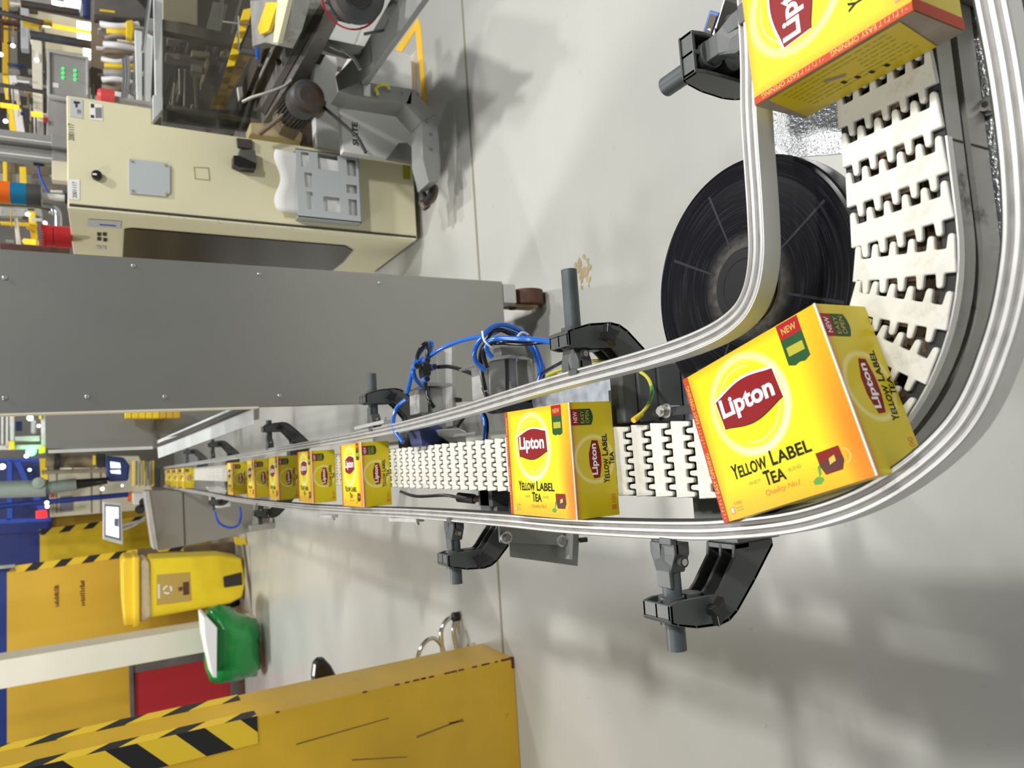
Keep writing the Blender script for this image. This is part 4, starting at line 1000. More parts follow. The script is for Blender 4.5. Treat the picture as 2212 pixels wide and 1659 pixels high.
# aluminium profile posts behind
for i, (y0, y1, yb, l) in enumerate(((286, 309, 3.62, 'upper of two pale grey profile posts standing behind the cabinet top'), (317, 345, 3.66, 'lower of two pale grey profile posts standing behind the cabinet top'))):
    xa, xb = un(60, y1, Y=yb).x, un(60, y0, Y=yb).x
    root = thing('profile_post', l, 'post', ((xa + xb) / 2, yb, 0))
    MB().box((xa, yb, 0), (xb, yb + .06, 2.2), 'grey_trunk').build('post', root, bevel=.003)
    MB().box((xa + .2 * (xb - xa), yb - .004, 1.2), (xa + .36 * (xb - xa), yb, 2.2), 'alu_white').box((xa - .004, yb - .01, 1.30), (xb + .004, yb + .06, 1.42), 'grey_trunk').build('groove_cover', root, bevel=.002)
root = thing('junction_box', 'small cream box standing between the profile posts and the cabinet', 'box', un(126, 368, Y=3.5))
mb = MB(); yprism(mb, [(112, 346), (150, 350), (150, 392), (112, 388)], 3.56, .05, 'machine_cream'); mb.build('box', root, bevel=.002)
root = thing('black_connector', 'black round connector with thin blue cable behind the cabinet top', 'connector', un(83, 344, Y=3.7))
mb = MB().cyl(un(72, 344, Y=3.7), un(94, 346, Y=3.7), .028, 'rubber', 20); mb.build('plug', root)
mb = MB().tube([un(82, 352, Y=3.7), un(86, 380, Y=3.7), un(95, 400, Y=3.7), un(105, 420, Y=3.7)], .005, 'blue_frame'); mb.build('cable', root)

# ================================================================== helpers for the surroundings
def slab(name, label, cat, pts, Y, th, m, bevel=.0, group=None):
    mb = MB(); yprism(mb, pts, Y, th, m); c = un(*pts[0], Y=Y)
    o = mb.build(name, bevel=bevel, origin=c); tag(o, label, cat, group); return o
def pslab(root, name, pts, Y, th, m, bevel=.0):
    mb = MB(); yprism(mb, pts, Y, th, m); return mb.build(name, root, bevel=bevel)
def floor_thing(name, label, cat, x, y, Y, group=None):
    q = un(x, y, Y=Y); return thing(name, label, cat, (q.x, Y, 0), group)

# ================================================================== MACHINE RIGHT OF THE CABINET
root = floor_thing('machine_guard', 'pale grey metal machine guard frame with chrome strut and clear pane behind the cabinet', 'guard frame', 340, 100, 3.30)
pslab(root, 'frame_profile', [(332, -10), (351, -10), (351, 233), (336, 236)], 3.30, .05, 'alu_white', .002)
pslab(root, 'frame_profile', [(291, 64), (307, 68), (307, 221), (296, 221)], 3.36, .05, 'alu_white', .002)
pslab(root, 'frame_profile', [(311, 68), (331, 79), (326, 220), (311, 221)], 3.38, .03, 'white_paint', .001)
MB().cyl(un(324, -10, Y=3.28), un(309, 112, Y=3.28), .008, 'chrome', 16).build('strut', root)
pslab(root, 'corner_foot', [(330, 205), (352, 208), (352, 236), (330, 262)], 3.27, .05, 'alu_white', .002)
pslab(root, 'clear_pane', [(352, -20), (548, -20), (541, 285), (352, 262)], 3.22, .004, 'guard_glass')
MB().box((un(340, 60, Y=3.3).x, 3.31, 0), (un(340, 60, Y=3.3).x + .05, 3.36, un(345, 60, Y=3.3).z), 'rack_grey').build('frame_leg', root)

root = floor_thing('packing_machine', 'dark packing machine interior with beige blocks and rods seen through the clear pane', 'machine', 430, 100, 3.5)
pslab(root, 'back_plate', [(350, -20), (560, -20), (560, 300), (350, 300)], 4.0, .03, 'rack_dark')
pslab(root, 'cream_block', [(352, -10), (427, -10), (427, 56), (405, 50), (352, 44)], 3.60, .15, 'machine_cream', .004)
pslab(root, 'dark_box', [(362, 46), (402, 52), (402, 74), (362, 72)], 3.55, .1, 'motor_grey', .004)
pslab(root, 'light_bar', [(362, 75), (402, 79), (402, 88), (362, 85)], 3.56, .06, 'rack_grey', .002)
pslab(root, 'pinkish_plate', [(461, 3), (493, 10), (472, 84), (442, 76)], 3.45, .02, 'pneu_grey', .002)
pslab(root, 'cross_beam', [(358, 113), (448, 123), (446, 137), (358, 125)], 3.50, .05, 'rack_grey', .002)
pslab(root, 'beige_block', [(414, 108), (453, 112), (453, 122), (414, 120)], 3.48, .06, 'machine_cream', .002)
pslab(root, 'arm', [(446, 124), (453, 126), (452, 140), (440, 175), (434, 190), (434, 172)], 3.47, .04, 'machine_cream', .002)
pslab(root, 'valve_box', [(414, 138), (438, 142), (438, 157), (414, 153)], 3.46, .05, 'pneu_grey', .002)
pslab(root, 'arm', [(383, 140), (390, 142), (376, 200), (368, 228), (366, 216)], 3.47, .03, 'pneu_grey', .002)
pslab(root, 'guide_strip', [(450, 178), (455, 180), (441, 238), (434, 238)], 3.46, .02, 'pneu_grey', .001)
pslab(root, 'guide_strip', [(462, 205), (466, 206), (458, 240), (453, 240)], 3.45, .02, 'tape_yellow', .001)
for x0, y0, x1, y1, r in ((388, 150, 389, 205, .006), (400, 150, 398, 230, .005), (420, 160, 424, 235, .007), (480, 0, 462, 110, .008), (520, 0, 486, 120, .006), (378, 180, 372, 240, .006)):
    MB().cyl(un(x0, y0, Y=3.42), un(x1, y1, Y=3.42), r, 'steel', 12).build('rod', root)
pslab(root, 'lower_plate', [(360, 232), (560, 240), (560, 282), (360, 260)], 3.35, .03, 'steel_dark')

# sloping row of wrapped yellow cartons on the second conveyor
root = floor_thing('second_conveyor', 'weathered grey second conveyor running away behind the cream cabinet', 'conveyor', 620, 120, 2.9)
mb = MB(); zprism(mb, [(545, 300), (500, 300), (655, -40), (765, -40), (700, 35), (664, 110), (625, 180)], .60, .05, 'old_beam'); mb.build('side_profile', root, bevel=.003)
mb = MB(); zprism(mb, [(560, 240), (572, 248), (700, 20), (690, 10)], .605, .004, 'slot_dark'); mb.build('side_slot', root)
mb = MB(); zprism(mb, [(487, 270), (505, 270), (590, 60), (575, 55)], .66, .02, 'slot_dark'); mb.build('belt_edge', root)
mb = MB(); zprism(mb, [(600, 225), (628, 232), (690, 110), (668, 104)], .45, .03, 'slot_dark'); mb.build('under_slot', root)
pslab(root, 'cross_plate', [(618, 68), (672, 78), (672, 88), (616, 78)], 2.75, .05, 'steel_dark', .002)
mb = MB(); zprism(mb, [(540, 0), (560, 0), (575, -20), (640, -20), (618, 60), (600, 98), (572, 92), (545, 100)], .72, .05, 'pneu_grey'); mb.build('guide_trough', root, bevel=.003)
mb = MB(); zprism(mb, [(575, 5), (600, 5), (580, 66), (562, 75), (556, 60)], .735, .012, 'yellow_bright'); mb.build('film_strip', root)
mb = MB(); zprism(mb, [(600, -10), (625, -10), (600, 92), (590, 92)], .735, .014, 'cream'); mb.build('guide_strip', root)
for x, y in ((556, 80), (601, 135)): 
    q = un(x, y, Y=2.8); MB().cyl(q, q - Vector((0, .01, 0)), .012, 'slot_dark', 12).build('hole', root)
for q in (un(560, 270, z=.55),):
    MB().box((q.x - .03, q.y - .03, 0), (q.x + .03, q.y + .03, .56), 'rack_grey').build('leg', root)
for i in range(7):
    t = i / 6; x0 = 526 - 44 * t; y0 = 20 + 150 * t; x1 = x0 + 20 - 4 * t
    pts = [(x0, y0), (x1, y0 - 4), (x1 - 7, y0 + 22), (x0 - 7, y0 + 24)]
    slab('wrapped_carton', 'film wrapped yellow carton in the sloping row behind the clear guard', 'carton', pts, 3.05 + .04 * i, .05, 'yellow_bright', .002, 'wrapped yellow cartons behind the clear guard')
for i in range(3):
    y0 = 105 + 42 * i; x0 = 520 - 22 * i
    slab('amber_carton', 'darker amber carton below the bright wrapped row, behind the clear guard', 'carton', [(x0, y0), (x0 + 28, y0 + 3), (x0 + 8, y0 + 40), (x0 - 14, y0 + 36)], 3.45, .05, 'yellow_fence', .002, 'amber cartons below the wrapped row')
root = floor_thing('fitting_block', 'steel fitting with blue hose end and crossed thin rods above the yellow cartons', 'fitting', 560, 115, 2.9)
pslab(root, 'blue_tube', [(553, 97), (560, 98), (560, 124), (554, 127)], 2.85, .02, 'blue_hose', .002)
pslab(root, 'elbow', [(563, 118), (575, 120), (572, 138), (560, 140)], 2.85, .02, 'chrome', .003)
pslab(root, 'holder', [(517, 103), (553, 108), (553, 118), (518, 112)], 2.9, .02, 'steel_dark')
MB().cyl(un(480, 46, Y=2.9), un(540, 54, Y=2.9), .004, 'chrome', 10).build('thin_rod', root)
MB().cyl(un(514, 35, Y=2.9), un(516, 110, Y=2.9), .004, 'chrome', 10).build('thin_rod', root)
MB().cyl(un(516, 108, Y=2.9), un(540, 52, Y=2.9), .004, 'rubber', 10).build('thin_rod', root)
root = floor_thing('lower_fitting', 'small steel fitting with a grey cable at the edge of the second conveyor', 'fitting', 520, 205, 2.9)
pslab(root, 'body', [(512, 188), (524, 186), (526, 206), (516, 216)], 2.8, .02, 'steel', .002)
MB().tube([un(524, 220, Y=2.78), un(545, 210, Y=2.75), (un(562, 205, Y=2.72)), un(590, 196, Y=2.7), un(620, 182, Y=2.68), un(650, 150, Y=2.66), un(660, 125, Y=2.65), un(675, 112, Y=2.63)], .006, 'pneu_grey').build('cable', root)

def motor(name, label, c0, c1, r, legs=True):
    root = thing(name, label, 'motor', (c1.x, c1.y, 0)); d = (c1 - c0).normalized(); Ln = (c1 - c0).length
    prof = [(0, 0), (r * .55, 0), (r * .85, r * .10), (r, r * .35), (r, Ln * .35)]
    MB().lathe(c0, d, prof, 'motor_grey', 36).build('fan_cover', root)
    mb = MB().lathe(c0 + d * Ln * .35, d, [(r * .90, 0), (r * .90, Ln * .65), (0, Ln * .65)], 'motor_grey', 36)
    u = d.orthogonal().normalized(); w = d.cross(u)
    for i in range(28):
        t = 2 * pi * i / 28; n_ = u * cos(t) + w * sin(t); b_ = d.cross(n_) * .0018
        q = c0 + d * Ln * .37 + n_ * r * .88; q2 = q + d * Ln * .6
        mb.prism([q + b_, q - b_, q - b_ + n_ * r * .15, q + b_ + n_ * r * .15], d * Ln * .6, 'motor_grey')
    mb.build('finned_body', root)
    mb = MB()
    for k in range(4): mb.lathe(c0 - d * .001, d, [(r * (.12 + .11 * k), 0), (r * (.15 + .11 * k), 0)], 'slot_dark', 30)
    mb.build('fan_grille', root)
    return root
a = un(668, 205, Y=2.55); b = un(627, 252, Y=2.85)
m_ = motor('drive_motor', 'grimy dark drive motor with round fan grille above the white board', a, b, .063)
pslab(m_, 'terminal_box', [(690, 212), (706, 218), (704, 238), (694, 246), (684, 240)], 2.60, .05, 'brown_steel', .004)
MB().tube([un(700, 232, Y=2.60), un(715, 245, Y=2.58), un(735, 262, Y=2.56), un(760, 285, Y=2.52), un(775, 300, Y=2.5), un(790, 330, Y=2.48)], .006, 'black_matt').build('cable', m_)
pslab(m_, 'gearbox', [(600, 225), (640, 235), (655, 262), (648, 285), (612, 270), (598, 250)], 2.80, .10, 'brown_steel', .01)
slab('wooden_block', 'dusty wooden block lying against the top edge of the cream cabinet', 'block', [(540, 264), (600, 266), (640, 278), (655, 288), (652, 306), (540, 288)], 2.95, .1, 'wood_dusty', .006)
slab('dark_plate', 'dark steel plate hanging below the grimy motor', 'plate', [(640, 262), (672, 235), (684, 240), (682, 315), (655, 310)], 2.96, .05, 'motor_grey', .003)
a = un(775, -12, Y=2.0); b = un(735, -14, Y=2.35)
m2_ = motor('second_motor', 'black finned motor with a red ring cut by the top edge of the photo', a, b, .085)
MB().lathe(un(760, -6, Y=2.06), (un(735, -6, Y=2.35) - un(760, -6, Y=2.06)), [(.088, .0), (.093, .0), (.093, .02), (.088, .02)], 'red_plastic', 40).build('red_ring', m2_)
root = floor_thing('bright_duct', 'shiny crumpled steel duct under the black finned motor', 'duct', 740, 80, 2.6)
pslab(root, 'front_face', [(706, 55), (720, 30), (775, 38), (786, 55), (770, 98), (735, 90), (700, 82)], 2.60, .12, 'chrome', .01)
pslab(root, 'back_face', [(684, 0), (715, 0), (700, 60), (692, 50)], 2.7, .05, 'alu_white', .004)
root = floor_thing('cable_clamp', 'dark crossed cable clamp with cables in front of the shiny duct', 'clamp', 690, 80, 2.45)
pslab(root, 'cross_bar', [(668, 76), (700, 82), (829, 108), (826, 120), (752, 118), (690, 96)], 2.42, .03, 'steel_dark', .002)
pslab(root, 'clip', [(684, 50), (694, 56), (696, 84), (686, 78)], 2.40, .03, 'rubber', .003)
MB().tube([un(700, 92, Y=2.4), un(730, 108, Y=2.38), un(745, 112, Y=2.38), un(765, 128, Y=2.36), un(778, 150, Y=2.35)], .006, 'pneu_grey').build('cable', root)
MB().tube([un(690, 60, Y=2.42), un(680, 30, Y=2.44), un(668, 0, Y=2.46)], .007, 'black_hose').build('cable', root)
MB().tube([un(560, 290, Y=2.8), un(625, 235, Y=2.74), un(650, 180, Y=2.68), un(662, 140, Y=2.62), un(676, 100, Y=2.5), un(688, 88, Y=2.42)], .009, 'brown_steel').build('cable', root)

# grey cable trunking
Yt = 2.44
root = floor_thing('cable_trunking', 'grey steel cable trunking stepping down to the floor and under the cabinet', 'cable trunking', 900, 220, Yt)
pslab(root, 'drop_section', [(731, 196), (780, 176), (784, 176), (891, 192), (889, 226), (876, 225), (786, 210), (757, 206)], Yt, .11, 'grey_trunk', .002)
pslab(root, 'elbow_section', [(889, 193), (942, 247), (911, 263), (876, 225)], Yt, .11, 'grey_trunk', .002)
pslab(root, 'floor_section', [(942, 247), (950, 315), (947, 391), (926, 395), (913, 342), (911, 263)], Yt, .11, 'grey_trunk', .002)
mb = MB(); zprism(mb, [(915, -4), (845, -4), (786, 101), (724, 165), (731, 198), (784, 182), (829, 116)], .40, .02, 'grey_trunk'); mb.build('upper_section', root, bevel=.002)
pslab(root, 'section_joint', [(786, 70), (829, 62), (860, 58), (862, 62), (828, 68), (787, 76)], Yt - .25, .004, 'steel_dark')
for x, y in ((922, 262), (930, 290), (930, 322), (842, 196), (870, 200)):
    q = un(x, y, Y=Yt); MB().cyl(q, q - Vector((0, .003, 0)), .006, 'steel_dark', 12).build('rivet', root)
pslab(root, 'perforated_end', [(785, 180), (800, 182), (800, 208), (786, 206)], Yt - .003, .003, 'alu_white')
MB().tube([un(817, 205, Y=Yt - .01), un(812, 190, Y=Yt - .02), (un(822, 183, Y=Yt - .03)), un(834, 184, Y=Yt - .02), un(840, 192, Y=Yt - .01)], .006, 'earth_wire').build('earth_loop', root)
root = floor_thing('floor_wiring', 'tangle of dark grimy cables emerging under the cream cabinet base', 'cables', 925, 410, 2.5)
for i, pts in enumerate(([(905, 355), (925, 380), (935, 410), (920, 440)], [(903, 380), (918, 400), (940, 405), (935, 430), (912, 445)], [(908, 350), (930, 395), (928, 425), (908, 440)], [(905, 400), (915, 420), (925, 440), (915, 450)])):
    MB().tube([un(x, y, Y=2.52 + .02 * i) for x, y in pts], .012, ('rubber', 'brown_steel', 'motor_grey', 'rubber')[i]).build('cable', root)

# white boards and boxes on the floor behind the trunking
slab('white_box', 'plain white box standing behind the grey trunking near the yellow floor line', 'box', [(772, 90), (834, 104), (889, 119), (892, 196), (780, 178)], 2.80, .25, 'white_board', .004)
o = slab('white_strip', 'pale grey strip beside the white box, next to the yellow floor line', 'strip', [(889, 119), (902, 106), (905, 200), (892, 194)], 2.84, .15, 'white_paint', .002)
root = floor_thing('sign_board', 'off-white board with black printed word below the grimy motor', 'board', 800, 280, 2.72)
pslab(root, 'board', [(733, 198), (756, 216), (870, 236), (902, 275), (902, 352), (741, 328)], 2.72, .04, 'white_board', .003)
mb = MB(); a = un(775, 315, Y=2.718); b = un(760, 263, Y=2.718)
put_text(mb, 'SUITE', (a.x, a.z, b.x, b.z), 'ink', ((0, 2.7185, 0), (1, 0, 0), (0, 0, 1), (0, -1, 0)), 0, .03); mb.build('printed_word', root)
slab('grey_flap', 'grey metal flap leaning at the foot of the off-white board', 'flap', [(838, 340), (862, 308), (880, 308), (896, 325), (900, 352)], 2.66, .03, 'steel_dark', .002)
slab('white_cover', 'glossy white cover panel between the second conveyor and the off-white board', 'cover', [(686, 98), (726, 112), (729, 145), (725, 163), (735, 240), (742, 330), (684, 316), (676, 172)], 2.90, .06, 'white_paint', .004)

# ================================================================== ELECTRICAL CABINET AND RACKS, UPPER RIGHT BACKGROUND
YE2 = 4.6
root = floor_thing('electrical_cabinet', 'grey electrical cabinet with six green lights and pale edges', 'cabinet', 150, 160, YE2)
pslab(root, 'door', [(104, 110), (192, 124), (192, 215), (104, 205)], YE2, .3, 'rack_grey', .004)
pslab(root, 'door_frame', [(101, 106), (107, 107), (108, 206), (102, 205)], YE2 - .02, .04, 'alu', .002)
pslab(root, 'door_frame', [(102, 106), (192, 122), (192, 127), (102, 111)], YE2 - .02, .04, 'alu', .002)
pslab(root, 'door_frame', [(186, 124), (191, 125), (191, 205), (187, 205)], YE2 - .02, .04, 'alu', .002)
pslab(root, 'door_frame', [(104, 202), (160, 212), (160, 218), (104, 208)], YE2 - .02, .04, 'alu', .002)
pslab(root, 'lower_door', [(102, 210), (145, 216), (145, 300), (100, 300)], YE2 + .02, .3, 'rack_grey', .004)
pslab(root, 'label', [(113, 178), (127, 180), (127, 190), (113, 188)], YE2 - .004, .003, 'paper')
pslab(root, 'red_label', [(93, 254), (104, 254), (104, 264), (94, 264)], YE2 - .004, .003, 'red_paint')
for x, y in ((136, 149), (136, 158.5), (136, 168.5), (162, 153), (162, 163), (162, 172.5)):
    q = un(x, y, Y=YE2 - .002); MB().cyl(q, q - Vector((0, .008, 0)), .0062, 'led_green', 16).build('indicator', root)
root = floor_thing('cable_bundle', 'bundle of white and yellow cables hanging beside the electrical cabinet', 'cables', 240, 100, 4.3)
for i in range(11):
    y0 = 52 + i * 15; mcol = ('clear_tie', 'tape_yellow', 'rack_grey', 'clear_tie', 'brown_steel')[i % 5]
    x0 = 222 + random.uniform(-6, 12); x1 = 292 + random.uniform(-6, 10)
    MB().tube([un(x0, y0, Y=4.3), un((x0 + x1) / 2, y0 + random.uniform(-8, 8), Y=4.28), un(x1, y0 + random.uniform(-4, 14), Y=4.3)], random.uniform(.010, .022), mcol).build('cable', root)
for y0, y1 in ((128, 215), (118, 205), (122, 214)):
    MB().tube([un(256 + (y0 % 7) * 6, y0, Y=4.2), un(258 + (y0 % 7) * 6, (y0 + y1) / 2, Y=4.2), un(256 + (y0 % 7) * 5, y1, Y=4.2)], .012, 'chrome').build('pipe', root)
pslab(root, 'backing_plate', [(196, 0), (292, 0), (292, 215), (196, 200)], 4.7, .03, 'brown_steel')
pslab(root, 'upper_box', [(200, -10), (290, -10), (318, 20), (318, 40), (200, 30)], 4.45, .1, 'rack_dark', .01)
pslab(root, 'yellow_clamp', [(272, 44), (287, 42), (290, 62), (286, 84), (272, 78)], 4.25, .05, 'tape_yellow', .006)

BR_ = [None]
def bar(name, label, cat, pts, Y, m, th=.06, bevel=.002, group=None):
    if BR_[0] is None: return slab(name, label, cat, pts, Y, th, m, bevel, group)
    o = pslab(BR_[0], name, pts, Y, th, m, bevel); o['label'] = label; return o
def sub(mb, name, label):
    o = mb.build(name, BR_[0]); o['label'] = label; return o
BR_[0] = floor_thing('storage_rack', 'cluttered yellow and grey rack with glowing panes in the upper left corner', 'rack', 60, 60, 5.6)
MB().box((un(200, 60, Y=5.6).x - .4, 5.9, 0), (un(200, 60, Y=5.6).x - .3, 6.0, 2.2), 'rack_grey').box((un(200, -10, Y=5.6).x, 5.9, 0), (un(200, -10, Y=5.6).x + .1, 6.0, 2.2), 'rack_grey').build('upright', BR_[0])
YR = 5.6
bar('rack_beam', 'olive yellow rack beam along the upper left corner of the photo', 'beam', [(5, -10), (17, -10), (18, 158), (5, 158)], YR, 'yellow_fence')
bar('rack_beam', 'grey rack beam right beside the olive yellow one in the corner', 'beam', [(21, -10), (34, -10), (36, 160), (22, 160)], YR + .1, 'rack_grey')
bar('rack_beam', 'bright yellow slanted beam above the profile posts', 'beam', [(5, 163), (17, 163), (35, 288), (22, 288)], YR - .1, 'yellow_bright')
bar('rack_beam', 'white slanted beam beside the bright yellow slanted one', 'beam', [(19, 163), (35, 163), (54, 288), (36, 288)], YR - .15, 'white_board')
bar('rack_panel', 'pale blue-grey panel hanging between rack beams in the corner', 'panel', [(44, 10), (62, 14), (62, 106), (45, 104)], YR - .2, 'grey_paint')
bar('peach_column', 'peach lit column left of the electrical cabinet', 'column', [(68, 78), (90, 90), (93, 295), (73, 295)], YR - .3, 'post_cream')
bar('dark_column', 'dark narrow column between the peach column and the electrical cabinet', 'column', [(88, 60), (96, 62), (102, 300), (94, 300)], YR - .2, 'rack_dark')
bar('machine_cover', 'dull khaki machine cover above the electrical cabinet', 'cover', [(62, 20), (205, 48), (215, 122), (92, 104), (62, 70)], YR + .2, 'machine_cream', .2)
for pts, l in (([(166, 45), (197, 49), (197, 63), (166, 59)], 'warm glowing window pane, upper left of four above the electrical cabinet'), ([(167, 67), (197, 69), (197, 85), (167, 81)], 'warm glowing window pane, second from the top of the photo above the cabinet'), ([(180, 102), (209, 105), (209, 113), (180, 110)], 'narrow glowing pane just above the electrical cabinet frame, upper one'), ([(180, 116), (209, 119), (209, 128), (180, 125)], 'narrow glowing pane just above the electrical cabinet frame, lower one'), ([(112, 0), (136, 4), (136, 12), (112, 6)], 'yellowish glowing panel at the top edge of the photo')):
    bar('light_panel', l, 'lamp', pts, YR, 'lamp_warm', .02)
bar('light_panel', 'white glowing printed panel at the top edge of the photo', 'lamp', [(138, 0), (176, 0), (172, 24), (138, 15)], YR, 'screen_white', .02)
bar('light_tube', 'orange glowing tube above the electrical cabinet', 'lamp', [(108, 50), (197, 66), (197, 71), (108, 55)], YR - .05, 'lamp_orange', .03)
bar('light_tube', 'short pale end of the orange glowing tube', 'lamp', [(92, 48), (107, 50), (107, 55), (92, 52)], YR - .05, 'lamp_warm', .03)
bar('light_tube', 'short orange glowing tube beside the slanted yellow beam', 'lamp', [(0, 221), (41, 227), (41, 233), (0, 228)], YR - .4, 'lamp_orange', .03)
for a, b, r, l in (((0, 27), (95, 50), .016, 'dark bluish pipe crossing the rack beams in the corner'), ((65, 75), (232, 103), .026, 'dark grey pipe crossing above the electrical cabinet'), ((45, 8), (172, 28), .022, 'dark grey pipe below the glowing panels at the top edge'), ((0, 183), (100, 200), .012, 'thin grey pipe crossing the slanted beams')):
    sub(MB().cyl(un(*a, Y=YR - .5), un(*b, Y=YR - .5), r, 'motor_grey', 14), 'pipe', l)
sub(MB().cyl(un(188, -5, Y=4.9), un(188, 38, Y=4.9), .022, 'hmi_blue', 16), 'pipe', 'short dark teal pipe')
bar('tilted_screen', 'tilted blue-framed screen beside the glowing panes', 'screen', [(197, 44), (205, 42), (228, 78), (222, 84), (198, 62)], YR - .6, 'screen_white', .03)
bar('small_signal', 'tiny red orange and green signal lamp in front of the electrical cabinet', 'signal light', [(67, 240), (92, 243), (92, 249), (67, 246)], YR - .6, 'lamp_orange', .04)

# clutter between posts and siren
YK = 5.2
BR_[0] = floor_thing('distant_machine', 'distant machine with yellow bars and steel tubes behind signal tower and siren', 'machine', 60, 450, 5.2)
for i, (pts, m, l) in enumerate((
    ([(0, 352), (110, 356), (110, 378), (0, 372)], 'brown_steel', 'brown grey machine plate behind the lower profile post'),
    ([(0, 374), (70, 377), (70, 402), (0, 400)], 'rack_grey', 'grey machine strip behind the orange signal segment'),
    ([(5, 300), (14, 300), (16, 420), (8, 420)], 'yellow_bright', 'thin yellow upright leftmost behind the signal tower'),
    ([(42, 360), (56, 360), (58, 400), (44, 400)], 'yellow_bright', 'short yellow upright just left of the blue cable'),
    ([(0, 446), (90, 452), (92, 470), (0, 466)], 'pneu_grey', 'bright grey round duct between signal tower and siren'),
    ([(60, 455), (76, 458), (82, 520), (68, 520)], 'yellow_bright', 'yellow slanted bar behind the siren'),
    ([(0, 478), (80, 482), (80, 486), (0, 482)], 'yellow_bright', 'thin yellow bar crossing left of the siren'),
    ([(50, 515), (82, 518), (82, 526), (50, 523)], 'lamp_orange', 'orange lit bar below the siren at the steel panel'),
    ([(30, 470), (38, 470), (46, 535), (36, 535)], 'post_cream', 'pale slanted bar left of the siren'),
    ([(0, 525), (150, 535), (150, 545), (0, 540)], 'caster_brown', 'dark brown beam along the top edge of the steel panel'),
    ([(-5, 290), (160, 300), (160, 560), (-5, 560)], 'rack_dark', 'dark backdrop plate of the distant machine behind the signal tower'))):
    bar('machine_bar', l, 'machine', pts, YK + (.6 if i == 10 else -.05 * i), m, .04)
o = MB().tube([un(0, 437, Y=4.4), un(60, 441, Y=4.4), un(105, 447, Y=4.4), un(122, 458, Y=4.4), un(125, 485, Y=4.4), un(124, 500, Y=4.4)], .020, 'chrome').build('bent_tube', BR_[0])
for x, y, l in ((12, 322, 'round bright lamp leftmost behind the profile posts'), (97, 482, 'small round bright lamp just left of the siren'), (60, 463, 'blurred bright lamp on the grey round duct'), (28, 99, 'small bright lamp on the grey rack beam in the corner'), (79, 130, 'small bright lamp above the peach column'), (2, 118, 'bright lamp at the left edge beside the olive beam'), (12, 262, 'bright lamp behind the slanted yellow beam')):
    q = un(x, y, Y=4.9); sub(MB().lathe(q, (0, -1, 0), [(.012, 0), (.011, .006), (.007, .010), (0, .012)], 'lamp_white', 16), 'round_lamp', l)

rc = random.Random(21)
SR = bpy.data.objects['storage_rack']
pal = ['yellow_bright', 'rack_grey', 'clear_tie', 'brown_steel', 'pneu_grey', 'rack_dark', 'post_cream', 'yellow_fence', 'steel', 'hmi_blue', 'motor_grey', 'white_paint', 'caster_brown']
for i in range(62):                          # small rods, boxes and cables crowding the rack
    x = rc.choice((rc.uniform(0, 98), rc.uniform(0, 98), rc.uniform(196, 285))); y = rc.uniform(0, 275) if x < 100 else rc.uniform(0, 200)
    Yr = rc.uniform(5.15, 5.5) if x < 100 else rc.uniform(4.4, 4.62); L_ = rc.uniform(10, 50); w_ = rc.uniform(1.2, 5); hor = rc.random() < .62
    a, b = (L_, w_) if hor else (w_, L_)
    pslab(SR, 'rack_fitting', [(x, y), (x + a, y + a * .12), (x + a, y + b + a * .12), (x, y + b)], Yr, rc.uniform(.02, .06), rc.choice(pal), .002)
DM = bpy.data.objects['distant_machine']
for i in range(30):
    x = rc.uniform(0, 125); y = rc.uniform(360, 530); L_ = rc.uniform(8, 36); w_ = rc.uniform(1.2, 4); hor = rc.random() < .6
    a, b = (L_, w_) if hor else (w_, L_)
    pslab(DM, 'machine_fitting', [(x, y), (min(x + a, 135), y + a * .06), (min(x + a, 135), y + b + a * .06), (x, y + b)], rc.uniform(4.7, 5.1), rc.uniform(.02, .05), rc.choice(pal), .002)
PMc = bpy.data.objects['packing_machine']
for i in range(26):
    x = rc.uniform(358, 500); y = rc.uniform(50, 235); L_ = rc.uniform(10, 50); w_ = rc.uniform(1.5, 5)
    if x > 470: y = min(y, 110)
    pslab(PMc, 'machine_fitting', [(x, y), (x + w_, y), (x + w_ - L_ * .25, y + L_), (x - L_ * .25, y + L_)] if rc.random() < .7 else [(x, y), (x + L_ * .7, y + 4), (x + L_ * .7, y + w_ + 4), (x, y + w_)], rc.uniform(3.5, 3.9), .03, rc.choice(['rack_grey', 'pneu_grey', 'rack_dark', 'motor_grey', 'steel', 'brown_steel', 'machine_cream']), .002)

# ================================================================== YELLOW COLUMN, NEAR LEFT
root = thing('yellow_column', 'big scuffed yellow steel column with hazard tape on its corners, nearest on the left', 'column', (-.95, 2.4, 0))
q0 = un(1110, 1420, z=0); q1 = un(1040, 1394, z=0); XF = -.724; YA, YB = q0.y, q1.y
MB().box((-1.75, YA, 0), (XF, YB, 2.3), 'yellow_fence').build('column_body', root, bevel=.004)
MB().box((XF - .035, YA - .001, 0), (XF + .0012, YA + .012, .012), 'yellow_rust').box((XF - .004, YA - .001, .012), (XF + .0012, YA + .006, .05), 'yellow_rust').build('rusty_corner', root)
z1 = un(555, 1545, Y=YA).z; z2 = un(520, 1514, X=XF).z
MB().box((XF + .0002, YA - .001, z1), (XF + .0020, YA + .055, 2.3), 'hazard_side').build('hazard_tape', root)
MB().box((XF - .075, YA - .0020, z1), (XF + .0020, YA - .0002, 2.3), 'hazard_front').build('hazard_tape', root)
MB().box((XF + .0002, YB - .060, z2), (XF + .0020, YB + .001, 2.3), 'hazard_side').build('hazard_tape', root)
root = bpy.data.objects['yellow_column']
rsc = random.Random(8)
for i in range(16):                          # chipped paint along the corner and scratches on the broad face
    z_ = rsc.uniform(.05, .80); L_ = rsc.uniform(.006, .022)
    MB().box((XF - .003, YA - .0012, z_), (XF + .0012, YA + .003, z_ + L_), 'yellow_rust').build('paint_chip', root)
